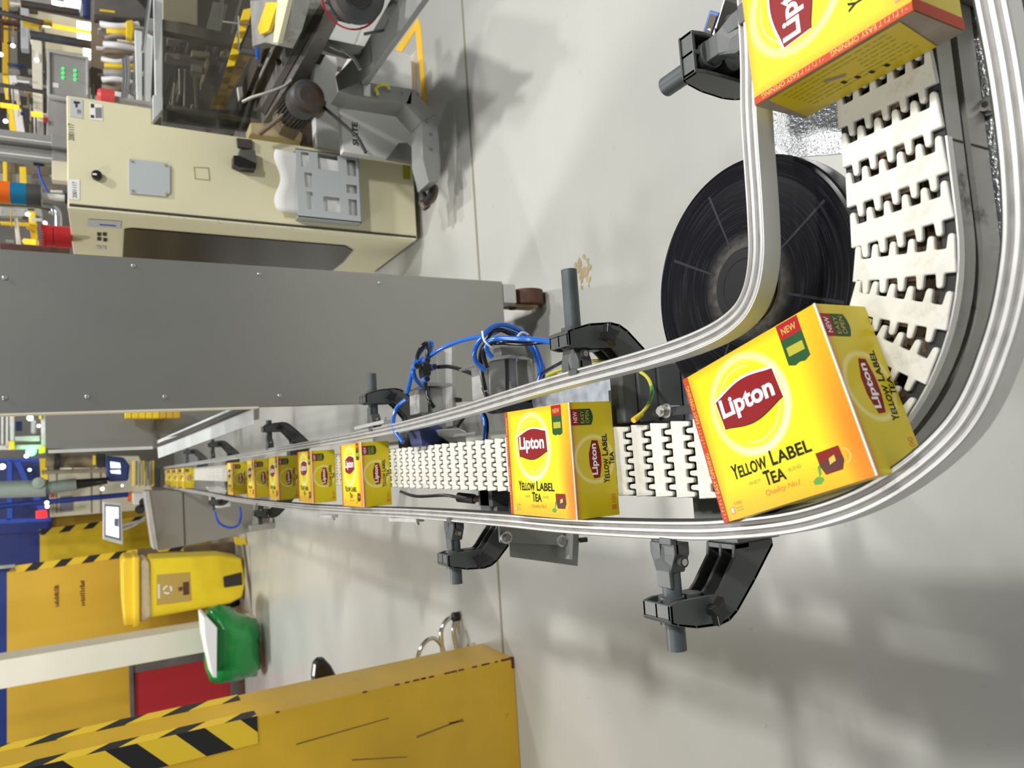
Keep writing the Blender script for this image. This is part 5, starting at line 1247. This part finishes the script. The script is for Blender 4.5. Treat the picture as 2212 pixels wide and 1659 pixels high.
for (x0, y0), (x1, y1), w_ in (((640, 1606), (840, 1550), 2.2), ((900, 1590), (1000, 1552), 3), ((760, 1640), (880, 1634), 2), ((970, 1560), (1002, 1556), 3)):
    mb = MB(); yprism(mb, [(x0, y0), (x1, y1), (x1, y1 + w_), (x0, y0 + w_ * 1.6)], YA, -.0006, 'scuff'); mb.build('scratch', root)
root = thing('stool', 'black stool seat with curved chrome legs peeping out behind the yellow column', 'stool', (un(1000, 1400, Y=2.75).x, 2.9, 0))
pts = [(680, 1490), (677, 1462), (680, 1436), (690, 1420), (703, 1424), (718, 1440), (731, 1465), (732, 1490)]
mb = MB(); yprism(mb, pts, 2.95, .06, 'black_plastic'); mb.build('seat', root, bevel=.02)
for nm, pts in (('chrome_leg', [(900, 1440), (906, 1408), (920, 1386), (936, 1379), (950, 1388), (958, 1405), (962, 1425)]), ('chrome_leg', [(958, 1425), (953, 1370), (958, 1350), (970, 1336), (985, 1332)]), ('chrome_leg', [(985, 1334), (990, 1350), (998, 1380), (1002, 1410)]), ('chrome_leg', [(985, 1334), (980, 1360), (986, 1400), (988, 1420)])):
    MB().tube([un(x, y, Y=2.75) for x, y in pts], .009 if nm else .01, 'chrome').build(nm, root)
MB().cyl(un(978, 1333, Y=2.74), un(990, 1331, Y=2.74), .018, 'rubber', 18).build('rubber_cap', root)
MB().cyl(un(1012, 1400, Y=2.62), un(1040, 1392, Y=2.62), .018, 'chrome', 18).build('caster_hub', root)
MB().cyl(un(1036, 1385, Y=2.62), un(1046, 1383, Y=2.62), .012, 'rubber', 18).build('caster_hub', root)

# ================================================================== FAR LEFT
YW = 8.9
root = floor_thing('press_column', 'wide yellow steel wall with blue top and stencil marks behind the yellow bin', 'machine wall', 300, 1400, YW)
pslab(root, 'yellow_face', [(15, 1236), (300, 1200), (520, 1170), (520, 1400), (500, 1560), (280, 1600), (15, 1640)], YW, .3, 'yellow_wall')
pslab(root, 'blue_face', [(-30, 1236), (15, 1234), (15, 1640), (-30, 1650)], YW, .3, 'blue_paint')
pslab(root, 'hazard_tape', [(32, 1222), (300, 1186), (300, 1200), (36, 1237)], YW - .01, .01, 'hazard_far')
pslab(root, 'silver_pipe', [(-20, 1224), (32, 1219), (32, 1226), (-20, 1231)], YW - .1, .05, 'steel')
mb = MB()
rs = random.Random(4)
for x, y0, y1 in ((116, 1310, 1264), (172, 1308, 1254)):
    a = un(x + 12, y0, Y=YW - .002); b = un(x, y1, Y=YW - .002)
    n_ = 11
    for k in range(n_):                      # worn stencil lettering, no longer legible
        u0 = k / n_; xx = a.x + (b.x - a.x) * u0; w_ = (b.x - a.x) / n_
        hh = rs.uniform(.55, 1.0); z0_ = a.z + (b.z - a.z) * rs.uniform(0, .4) * (1 - hh)
        mb.add([(xx, YW - .002, z0_), (xx + w_ * rs.uniform(.5, .95), YW - .002, z0_), (xx + w_ * rs.uniform(.5, .95), YW - .002, z0_ + (b.z - a.z) * hh), (xx, YW - .002, z0_ + (b.z - a.z) * hh)], [(0, 1, 2, 3)], 'stencil_brown')
mb.build('stencil_marks', root)
root = floor_thing('blue_yellow_column', 'bright yellow column with navy top farther behind the monitor', 'column', 200, 1180, 10.5)
pslab(root, 'yellow_face', [(86, 1152), (330, 1118), (480, 1100), (480, 1200), (86, 1218)], 10.5, .3, 'yellow_bright')
pslab(root, 'navy_face', [(-30, 1158), (86, 1152), (86, 1224), (-30, 1234)], 10.5, .3, 'blue_paint')
pslab(root, 'hazard_tape', [(85, 1144), (330, 1112), (330, 1124), (88, 1156)], 10.45, .03, 'hazard_far')
root = floor_thing('far_yellow_beam', 'distant dull yellow beam with hazard edge above the bright yellow column', 'beam', 200, 1120, 11.8)
pslab(root, 'beam_face', [(112, 1116), (340, 1098), (345, 1122), (112, 1140)], 11.8, .2, 'yellow_wall')
pslab(root, 'hazard_edge', [(112, 1108), (235, 1099), (235, 1106), (112, 1117)], 11.75, .03, 'hazard_far')
pslab(root, 'navy_end', [(-30, 1124), (112, 1114), (112, 1140), (85, 1152), (-30, 1158)], 11.7, .2, 'blue_paint')

root = floor_thing('cream_post', 'tall cream white steel post rising from the green wrapped base', 'post', 300, 1400, 7.3)
YP = 7.35
pa = un(0, 1427, Y=YP).x; pb = un(0, 1489, Y=YP).x
MB().box((pb, YP, 0), (pa, YP + .02, 2.6), 'post_cream').build('front_flange', root, bevel=.003)
MB().box(((pa + pb) / 2 - .01, YP + .02, 0), ((pa + pb) / 2 + .01, YP + .30, 2.6), 'post_cream').build('web', root)
MB().box((pb, YP + .30, 0), (pa, YP + .32, 2.6), 'post_cream').build('rear_flange', root)
MB().box((pa - .004, YP + .02, 0), (pa, YP + .30, 2.6), 'post_cream').build('side_cover', root)

def blob(name, label, cat, pts, Y, depth, m, seed=1, amp=.02):
    """rounded lumpy solid whose widest section follows the outline"""
    rnd = random.Random(seed); q = [un(x, y, Y=Y + depth / 2) for x, y in pts]; q = [Vector(v) for v in smooth_path(q + [q[0]], 5)][:-1]
    c = sum(q, Vector()) / len(q); n = len(q); vs = []; K = 9
    for k in range(K):
        t = k / (K - 1); s = (sin(pi * (.08 + .84 * t))) ** .45
        for i, v in enumerate(q):
            w = 1 + amp * sin(i * 1.7 + k * 1.3 + seed) + rnd.uniform(-amp, amp)
            p = c + (v - c) * s * w; p.y = Y + depth * t; p.z = max(p.z, .001); vs.append(p)
    fs = [(k * n + i, k * n + (i + 1) % n, (k + 1) * n + (i + 1) % n, (k + 1) * n + i) for k in range(K - 1) for i in range(n)]
    mb = MB(); mb.add(vs, fs + [tuple(range(n - 1, -1, -1)), tuple(range((K - 1) * n, K * n))], m, None, True)
    o = mb.build(name, origin=(c.x, Y, 0)); tag(o, label, cat); return o
blob('green_bag', 'shiny green plastic bag wrapped round the foot of the cream post', 'bag', [(452, 1312), (481, 1308), (520, 1325), (555, 1342), (560, 1394), (558, 1450), (510, 1468), (464, 1474), (443, 1443), (441, 1345)], 6.75, .50, 'green_bag', 3, .03)
slab('white_board_stack', 'white sheet lying across the top of the green bag', 'board', [(440, 1333), (446, 1332), (469, 1356), (468, 1464), (460, 1463), (444, 1380)], 6.60, .40, 'paper', .002)

root = floor_thing('wheelie_bin', 'yellow wheeled recycling bin with clear liner bag and tan label', 'bin', 400, 1270, 7.9)
YB_ = 7.9
pslab(root, 'bin_body', [(324, 1206), (480, 1199), (522, 1206), (531, 1256), (524, 1290), (498, 1304), (324, 1336)], YB_, .50, 'bin_yellow', .02)
pslab(root, 'bin_lid', [(261, 1215), (268, 1204), (301, 1205), (302, 1352), (268, 1354), (263, 1300)], YB_ - .03, .56, 'bin_lid', .02)
pslab(bpy.data.objects['bin_lid'], 'lid_rim', [(287, 1202), (302, 1203), (303, 1355), (288, 1357)], YB_ - .06, .62, 'bin_lid', .015)
pslab(root, 'liner_bag', [(302, 1209), (315, 1208), (323, 1216), (327, 1334), (316, 1340), (302, 1346)], YB_ - .02, .53, 'bag_clear', .03)
pslab(root, 'label', [(338, 1242), (409, 1236), (413, 1298), (338, 1308)], YB_ - .004, .004, 'label_tan')
mb = MB(); cq = un(362, 1274, Y=YB_ - .006)
for k in range(3):
    t0 = 2 * pi * k / 3; arc_ = [(.042 * cos(t0 + s_), .042 * sin(t0 + s_)) for s_ in (0, .3, .6, .9, 1.2, 1.5)] + [(.026 * cos(t0 + s_), .026 * sin(t0 + s_)) for s_ in (1.5, 1.2, .9, .6, .3, 0)]
    mb.add([(cq.x + a, YB_ - .006, cq.z + b) for a, b in arc_], [tuple(range(len(arc_)))], 'white_print')
mb.build('recycling_symbol', root)
mb = MB(); a = un(346, 1292, Y=YB_ - .006); b = un(340, 1262, Y=YB_ - .006)
[mb.add([(a.x + (b.x - a.x) * k_, YB_ - .006, a.z), (a.x + (b.x - a.x) * (k_ + .11), YB_ - .006, a.z), (a.x + (b.x - a.x) * (k_ + .11), YB_ - .006, b.z), (a.x + (b.x - a.x) * k_, YB_ - .006, b.z)], [(0, 1, 2, 3)], 'white_print') for k_ in (0, .14, .29, .43, .58, .73, .87)]; mb.build('label_word', root)
mb = MB(); yprism(mb, [(395, 1258), (408, 1256), (409, 1284), (396, 1286)], YB_ - .006, .002, 'caster_brown'); yprism(mb, [(385, 1269), (394, 1267), (394, 1276), (386, 1277)], YB_ - .006, .002, 'yellow_rust'); mb.build('label_picture', root)
pslab(root, 'foot_recess', [(482, 1246), (522, 1236), (524, 1264), (484, 1270)], YB_ - .01, .05, 'slot_dark', .01)
for xx in (1205, 1300):
    q = un(524, xx, Y=YB_ + .42); MB().cyl((q.x - .03, YB_ + .44, .10), (q.x + .03, YB_ + .44, .10), .099, 'rubber', 24).build('wheel', root)
slab('kick_board', 'thin brown board standing on the floor in front of the bin', 'board', [(524, 1176), (530, 1176), (568, 1450), (562, 1452)], 7.55, .02, 'brown_steel')
slab('label_post', 'pale post foot with a yellow sticker beside the bin', 'post', [(506, 1160), (530, 1164), (534, 1180), (510, 1176)], 7.7, .05, 'yellow_bright')
slab('dark_pallet', 'dark rail lying behind the bin next to the stainless cabinet', 'rail', [(298, 1190), (396, 1184), (520, 1172), (522, 1196), (420, 1200), (300, 1204)], 8.5, .2, 'brown_steel')

root = floor_thing('red_trolley', 'red sheet metal trolley with dark frame behind the green bag', 'trolley', 400, 1480, 8.2)
pslab(root, 'red_panel', [(290, 1453), (445, 1424), (500, 1440), (500, 1540), (290, 1553)], 8.2, .35, 'red_paint', .006)
pslab(root, 'dark_frame', [(280, 1442), (288, 1440), (291, 1556), (283, 1557)], 8.18, .4, 'rack_dark')
pslab(root, 'dark_frame', [(288, 1440), (450, 1405), (450, 1425), (290, 1454)], 8.19, .36, 'rack_dark')
pslab(root, 'dark_frame', [(499, 1430), (520, 1425), (520, 1520), (499, 1535)], 8.15, .4, 'rack_dark')
pslab(root, 'base_wheel', [(515, 1440), (540, 1436), (545, 1500), (520, 1510)], 8.1, .1, 'caster_brown')

YS = 6.5
root = floor_thing('stainless_cabinet', 'stainless steel cabinet standing left of the far end of the conveyor', 'cabinet', 430, 1120, YS)
pslab(root, 'front_face', [(318, 1060), (340, 1190), (470, 1166), (545, 1148), (548, 1085), (500, 1060)], YS, .5, 'steel_brushed', .004)
pslab(root, 'bright_edge', [(311, 1062), (322, 1060), (342, 1188), (330, 1186)], YS - .02, .3, 'alu', .004)
pslab(root, 'seam', [(394, 1064), (397, 1064), (401, 1178), (398, 1178)], YS - .003, .003, 'slot_dark')
pslab(root, 'base_bar', [(540, 1135), (594, 1128), (596, 1141), (541, 1149)], YS - .2, .1, 'steel', .004)
MB().tube([un(463, 1105, Y=YS - .6), un(472, 1128, Y=YS - .6), un(492, 1139, Y=YS - .6), un(512, 1136, Y=YS - .6), un(520, 1118, Y=YS - .6), un(518, 1095, Y=YS - .6)], .009, 'blue_frame').build('blue_hose', root)
pslab(root, 'white_duct', [(455, 1062), (470, 1048), (485, 1050), (500, 1094), (470, 1098), (455, 1085)], YS - .3, .1, 'white_paint', .01)
pslab(root, 'hazard_block', [(342, 1192), (345, 1178), (394, 1173), (397, 1190)], YS + .5, .1, 'hazard_far', .002)
root = floor_thing('monitor', 'bright white flat monitor in a grey frame, tilted beside the stainless cabinet', 'monitor', 245, 1130, 6.0)
pslab(root, 'frame', [(222, 1083), (262, 1087), (266, 1177), (222, 1165)], 6.0, .05, 'alu_white', .006)
pslab(root, 'bezel', [(226, 1089), (259, 1092), (261, 1168), (226, 1159)], 5.996, .006, 'screen_grey')
pslab(bpy.data.objects['bezel'], 'screen', [(229, 1094), (256, 1096), (257, 1162), (229, 1155)], 5.992, .004, 'screen_white')
mb = MB(); yprism(mb, [(247, 1120), (256, 1120), (256, 1138), (247, 1136)], 5.988, .003, 'screen_grey')
for x0, y0, x1, y1 in ((230, 1110, 256, 1111), (230, 1128, 247, 1129), (238, 1096, 239, 1154), (247, 1096, 248, 1158)): yprism(mb, [(x0, y0), (x1, y0), (x1, y1), (x0, y1)], 5.989, .002, 'screen_blue')
mb.build('screen_picture', root)
MB().tube([un(262, 1135, Y=6.05), un(285, 1130, Y=6.1), un(310, 1124, Y=6.2)], .012, 'steel').build('arm', root)
MB().tube([un(262, 1145, Y=6.05), un(290, 1134, Y=6.1), un(312, 1118, Y=6.2)], .010, 'steel').build('arm', root)

# far end of the line
YZ = 7.6
root = floor_thing('printer_terminal', 'navy handheld-shaped printer terminal with two bright windows above the far conveyor', 'terminal', 250, 1010, YZ)
pslab(root, 'housing', [(226, 984), (268, 988), (281, 1006), (277, 1039), (233, 1041), (228, 1023)], YZ, .15, 'hmi_blue', .02)
pslab(root, 'window', [(238, 997), (259, 1000), (261, 1011), (239, 1011)], YZ - .01, .01, 'screen_white')
pslab(root, 'window', [(238, 1016), (260, 1015), (261, 1024), (240, 1022)], YZ - .01, .01, 'screen_white')
pslab(root, 'rear_block', [(206, 980), (228, 980), (228, 1010), (208, 1010)], YZ + .02, .15, 'black_matt', .01)
root = floor_thing('lift_column', 'bronze coloured lift column with black collar hanging above the terminal', 'column', 150, 997, YZ)
MB().cyl(un(99, 996, Y=YZ + .1), un(208, 997, Y=YZ + .1), .058, 'brown_steel', 24).build('tube', root)
MB().cyl(un(118, 995, Y=YZ + .1), un(130, 995, Y=YZ + .1), .085, 'rubber', 24).build('collar', root)
pslab(root, 'yellow_ring', [(200, 984), (207, 984), (207, 1004), (200, 1004)], YZ + .02, .02, 'tape_yellow')
root = floor_thing('suction_hose', 'thick grey green ribbed hose hanging down behind the terminal', 'hose', 100, 1055, YZ)
MB().cyl(un(-5, 1058, Y=YZ), un(100, 1055, Y=YZ), .072, 'hose_grey', 24).build('smooth_tube', root)
mb = MB()
for i in range(16):
    t = i / 16; a = un(100 + 66 * t, 1054 - 8 * t, Y=YZ); b = un(100 + 66 * (t + .045), 1054 - 8 * (t + .045), Y=YZ); mb.cyl(a, b, .056, 'hose_grey', 20)
mb.cyl(un(100, 1054, Y=YZ), un(166, 1046, Y=YZ), .050, 'motor_grey', 20); mb.build('ribbed_tube', root)
MB().cyl(un(166, 1046, Y=YZ), un(232, 1038, Y=YZ), .045, 'black_hose', 20, r2=.030).build('nozzle', root)
MB().lathe(un(84, 1043, Y=YZ - .08), (0, -1, 0), [(.05, 0), (.045, .02), (0, .03)], 'hose_grey', 20).build('knob', root)
o = MB().cyl(un(90, 1020, Y=YZ - .1), un(230, 1016, Y=YZ - .1), .018, 'brown_steel', 14).build('brown_pipe'); tag(o, 'thin brown pipe between lift column and ribbed hose', 'pipe')
root = floor_thing('cream_machine', 'distant cream machine housing with dark screen and door seams', 'machine', 200, 1060, 9.4)
pslab(root, 'housing', [(104, 985), (300, 985), (330, 1060), (330, 1100), (108, 1118)], 9.4, .5, 'machine_cream', .01)
pslab(root, 'dark_screen', [(129, 1073), (156, 1071), (157, 1103), (129, 1105)], 9.38, .03, 'screen_grey', .003)
for x in (121, 196, 216): pslab(root, 'door_seam', [(x, 1010), (x + 1.5, 1010), (x + 2, 1108), (x + .5, 1108)], 9.39, .01, 'rack_dark')
pslab(root, 'small_label', [(109, 1060), (117, 1060), (117, 1075), (109, 1075)], 9.38, .01, 'red_lens'); pslab(root, 'small_label', [(124, 1007), (155, 1006), (155, 1016), (124, 1017)], 9.38, .01, 'paper')
o = MB().cyl(un(-5, 1094, Y=8.6), un(278, 1068, Y=8.6), .026, 'blue_paint', 14).build('blue_rod'); tag(o, 'long navy rod with an orange tip crossing before the cream machine', 'rod')
o = MB().cyl(un(277, 1072, Y=8.6), un(285, 1073, Y=8.6), .052, 'orange_lens', 20).build('orange_knob'); tag(o, 'orange round tip at the end of the navy rod', 'knob')
wc_ = floor_thing('white_case', 'small white case with two black fans right of the orange tip', 'case', 300, 1080, 8.4); pslab(wc_, 'case_body', [(286, 1065), (318, 1064), (318, 1090), (288, 1090)], 8.4, .2, 'white_paint', .01)
for x, y, l in ((311, 1085, 'black round fan on the white case, upper one'), (302, 1100, 'black round fan beside the stainless edge, lower one')):
    q = un(x, y, Y=8.2); o = MB().cyl(q, q - Vector((0, .05, 0)), .045, 'rubber', 24).build('fan', wc_)

# blue truss with lights
root = floor_thing('blue_truss', 'royal blue steel truss in front of a dark recess at the left edge', 'frame', 50, 1060, 9.0)
pslab(root, 'dark_recess', [(-20, 985), (104, 985), (106, 1125), (-20, 1130)], 9.6, .05, 'hmi_blue')
for pts in ([(-20, 988), (104, 990), (104, 998), (-20, 996)], [(15, 995), (26, 995), (27, 1128), (15, 1128)], [(30, 996), (44, 996), (62, 1040), (50, 1040)], [(66, 1062), (80, 1062), (98, 1105), (84, 1105)], [(-20, 1086), (104, 1084), (106, 1092), (-20, 1096)], [(-20, 1122), (110, 1118), (110, 1126), (-20, 1132)]):
    pslab(root, 'bar', pts, 9.1, .1, 'blue_frame')
root = floor_thing('aluminium_frame', 'aluminium profile frame with orange corner joints at the left edge above the truss', 'frame', 50, 930, 7.2)
for pts in ([(12, 886), (18, 886), (18, 968), (12, 968)], [(20, 886), (30, 886), (31, 968), (22, 968)], [(88, 886), (98, 886), (99, 968), (89, 968)], [(-10, 962), (98, 960), (98, 970), (-10, 972)], [(2, 895), (8, 895), (8, 960), (2, 960)], [(32, 943), (86, 941), (86, 953), (32, 953)]):
    pslab(root, 'profile', pts, 7.2, .06, 'alu', .003)
pslab(root, 'backdrop', [(-20, 880), (100, 880), (100, 990), (-20, 990)], 7.9, .05, 'rack_dark')
for pts in ([(-2, 886), (6, 886), (6, 896), (-2, 896)], [(24, 888), (32, 888), (32, 900), (24, 900)], [(84, 895), (90, 895), (90, 905), (84, 905)], [(18, 953), (31, 953), (31, 970), (20, 972)], [(84, 965), (98, 963), (98, 978), (84, 980)]):
    pslab(root, 'orange_joint', pts, 7.16, .04, 'bin_lid', .003)
slab('navy_box', 'small navy box inside the aluminium profile frame', 'box', [(34, 910), (46, 910), (46, 930), (34, 930)], 7.4, .1, 'hmi_blue')
slab('white_cylinder', 'pale upright cylinder glinting inside the aluminium profile frame', 'cylinder', [(67, 906), (78, 906), (76, 938), (66, 938)], 7.3, .1, 'white_paint', .02)
roots_ = {'t': bpy.data.objects['blue_truss'], 'f': bpy.data.objects['aluminium_frame']}
for x, y, r, l, m, wh in ((67, 975, .036, 'glowing green lamp', 'lamp_green', 'f'), (5, 1008, .022, 'warm white lamp', 'lamp_warm', 't'), (101, 1086, .015, 'small white lamp', 'lamp_white', 't'), (102, 1094, .015, 'small white lamp', 'lamp_white', 't'), (64, 1015, .012, 'small white lamp', 'lamp_white', 't'), (65, 903, .022, 'oval white lamp', 'lamp_white', 'f'), (84, 920, .013, 'small white lamp', 'lamp_white', 'f'), (57, 985, .016, 'oval white lamp', 'lamp_white', 'f')):
    q = un(x, y, Y=7.05); o = MB().lathe(q, (0, -1, 0), [(r, 0), (r * .9, r * .4), (r * .5, r * .7), (0, r * .8)], m, 20).build('round_lamp', roots_[wh]); o['label'] = l
for x, y, r, l in ((221, 1056, .015, 'white lamp'), (264, 1049, .009, 'small white lamp')):
    q = un(x, y, Y=7.4); o = MB().lathe(q, (0, -1, 0), [(r, 0), (r * .9, r * .4), (0, r * .8)], 'lamp_white', 20).build('round_lamp', bpy.data.objects['printer_terminal']); o['label'] = l
o = pslab(roots_['t'], 'red_lamp', [(77, 1104), (100, 1102), (102, 1118), (78, 1120)], 8.8, .05, 'lamp_red', .004)
o = pslab(roots_['f'], 'yellow_strip', [(85, 988), (99, 988), (104, 1036), (88, 1036)], 8.5, .05, 'bin_lid')
for i in range(7):
    x0 = 286 + i * 7; slab('jar', 'tiny blurred glass and steel part at the far end of the conveyor', 'machine part', [(x0, 995 + 2 * (i % 3)), (x0 + 5, 995), (x0 + 5, 1048), (x0, 1052 - 3 * (i % 2))], 7.4 + .03 * i, .04, ('yellow_bright', 'chrome', 'steel')[i % 3], .002, 'blurred parts at the far conveyor end')
slab('black_stop', 'black stop block behind the farthest cartons', 'block', [(334, 1012), (346, 1012), (347, 1052), (335, 1052)], 7.45, .1, 'black_matt', .004)
slab('white_guide', 'white flat plate beside the far chain before the stainless cabinet', 'plate', [(447, 1052), (500, 1050), (500, 1062), (455, 1066)], 4.6, .05, 'white_paint', .002)
# brown smudge on the floor
mb = MB(); rnd = random.Random(5)
for i in range(34):
    x = 1262 + rnd.gauss(0, 9); y = 582 + rnd.gauss(0, 15); q = un(x, y, z=.0012); r = rnd.uniform(.004, .013); n = 7
    mb.add([(q.x + r * rnd.uniform(.6, 1.2) * cos(2 * pi * k / n), q.y + r * rnd.uniform(.6, 1.2) * sin(2 * pi * k / n), .0012 + i * 1e-5) for k in range(n)], [tuple(range(n))], 'wood_dusty')
o = mb.build('floor_stain'); tag(o, 'brown speckled stain on the pale floor behind the steel enclosure caster', 'stain', None, 'stuff')
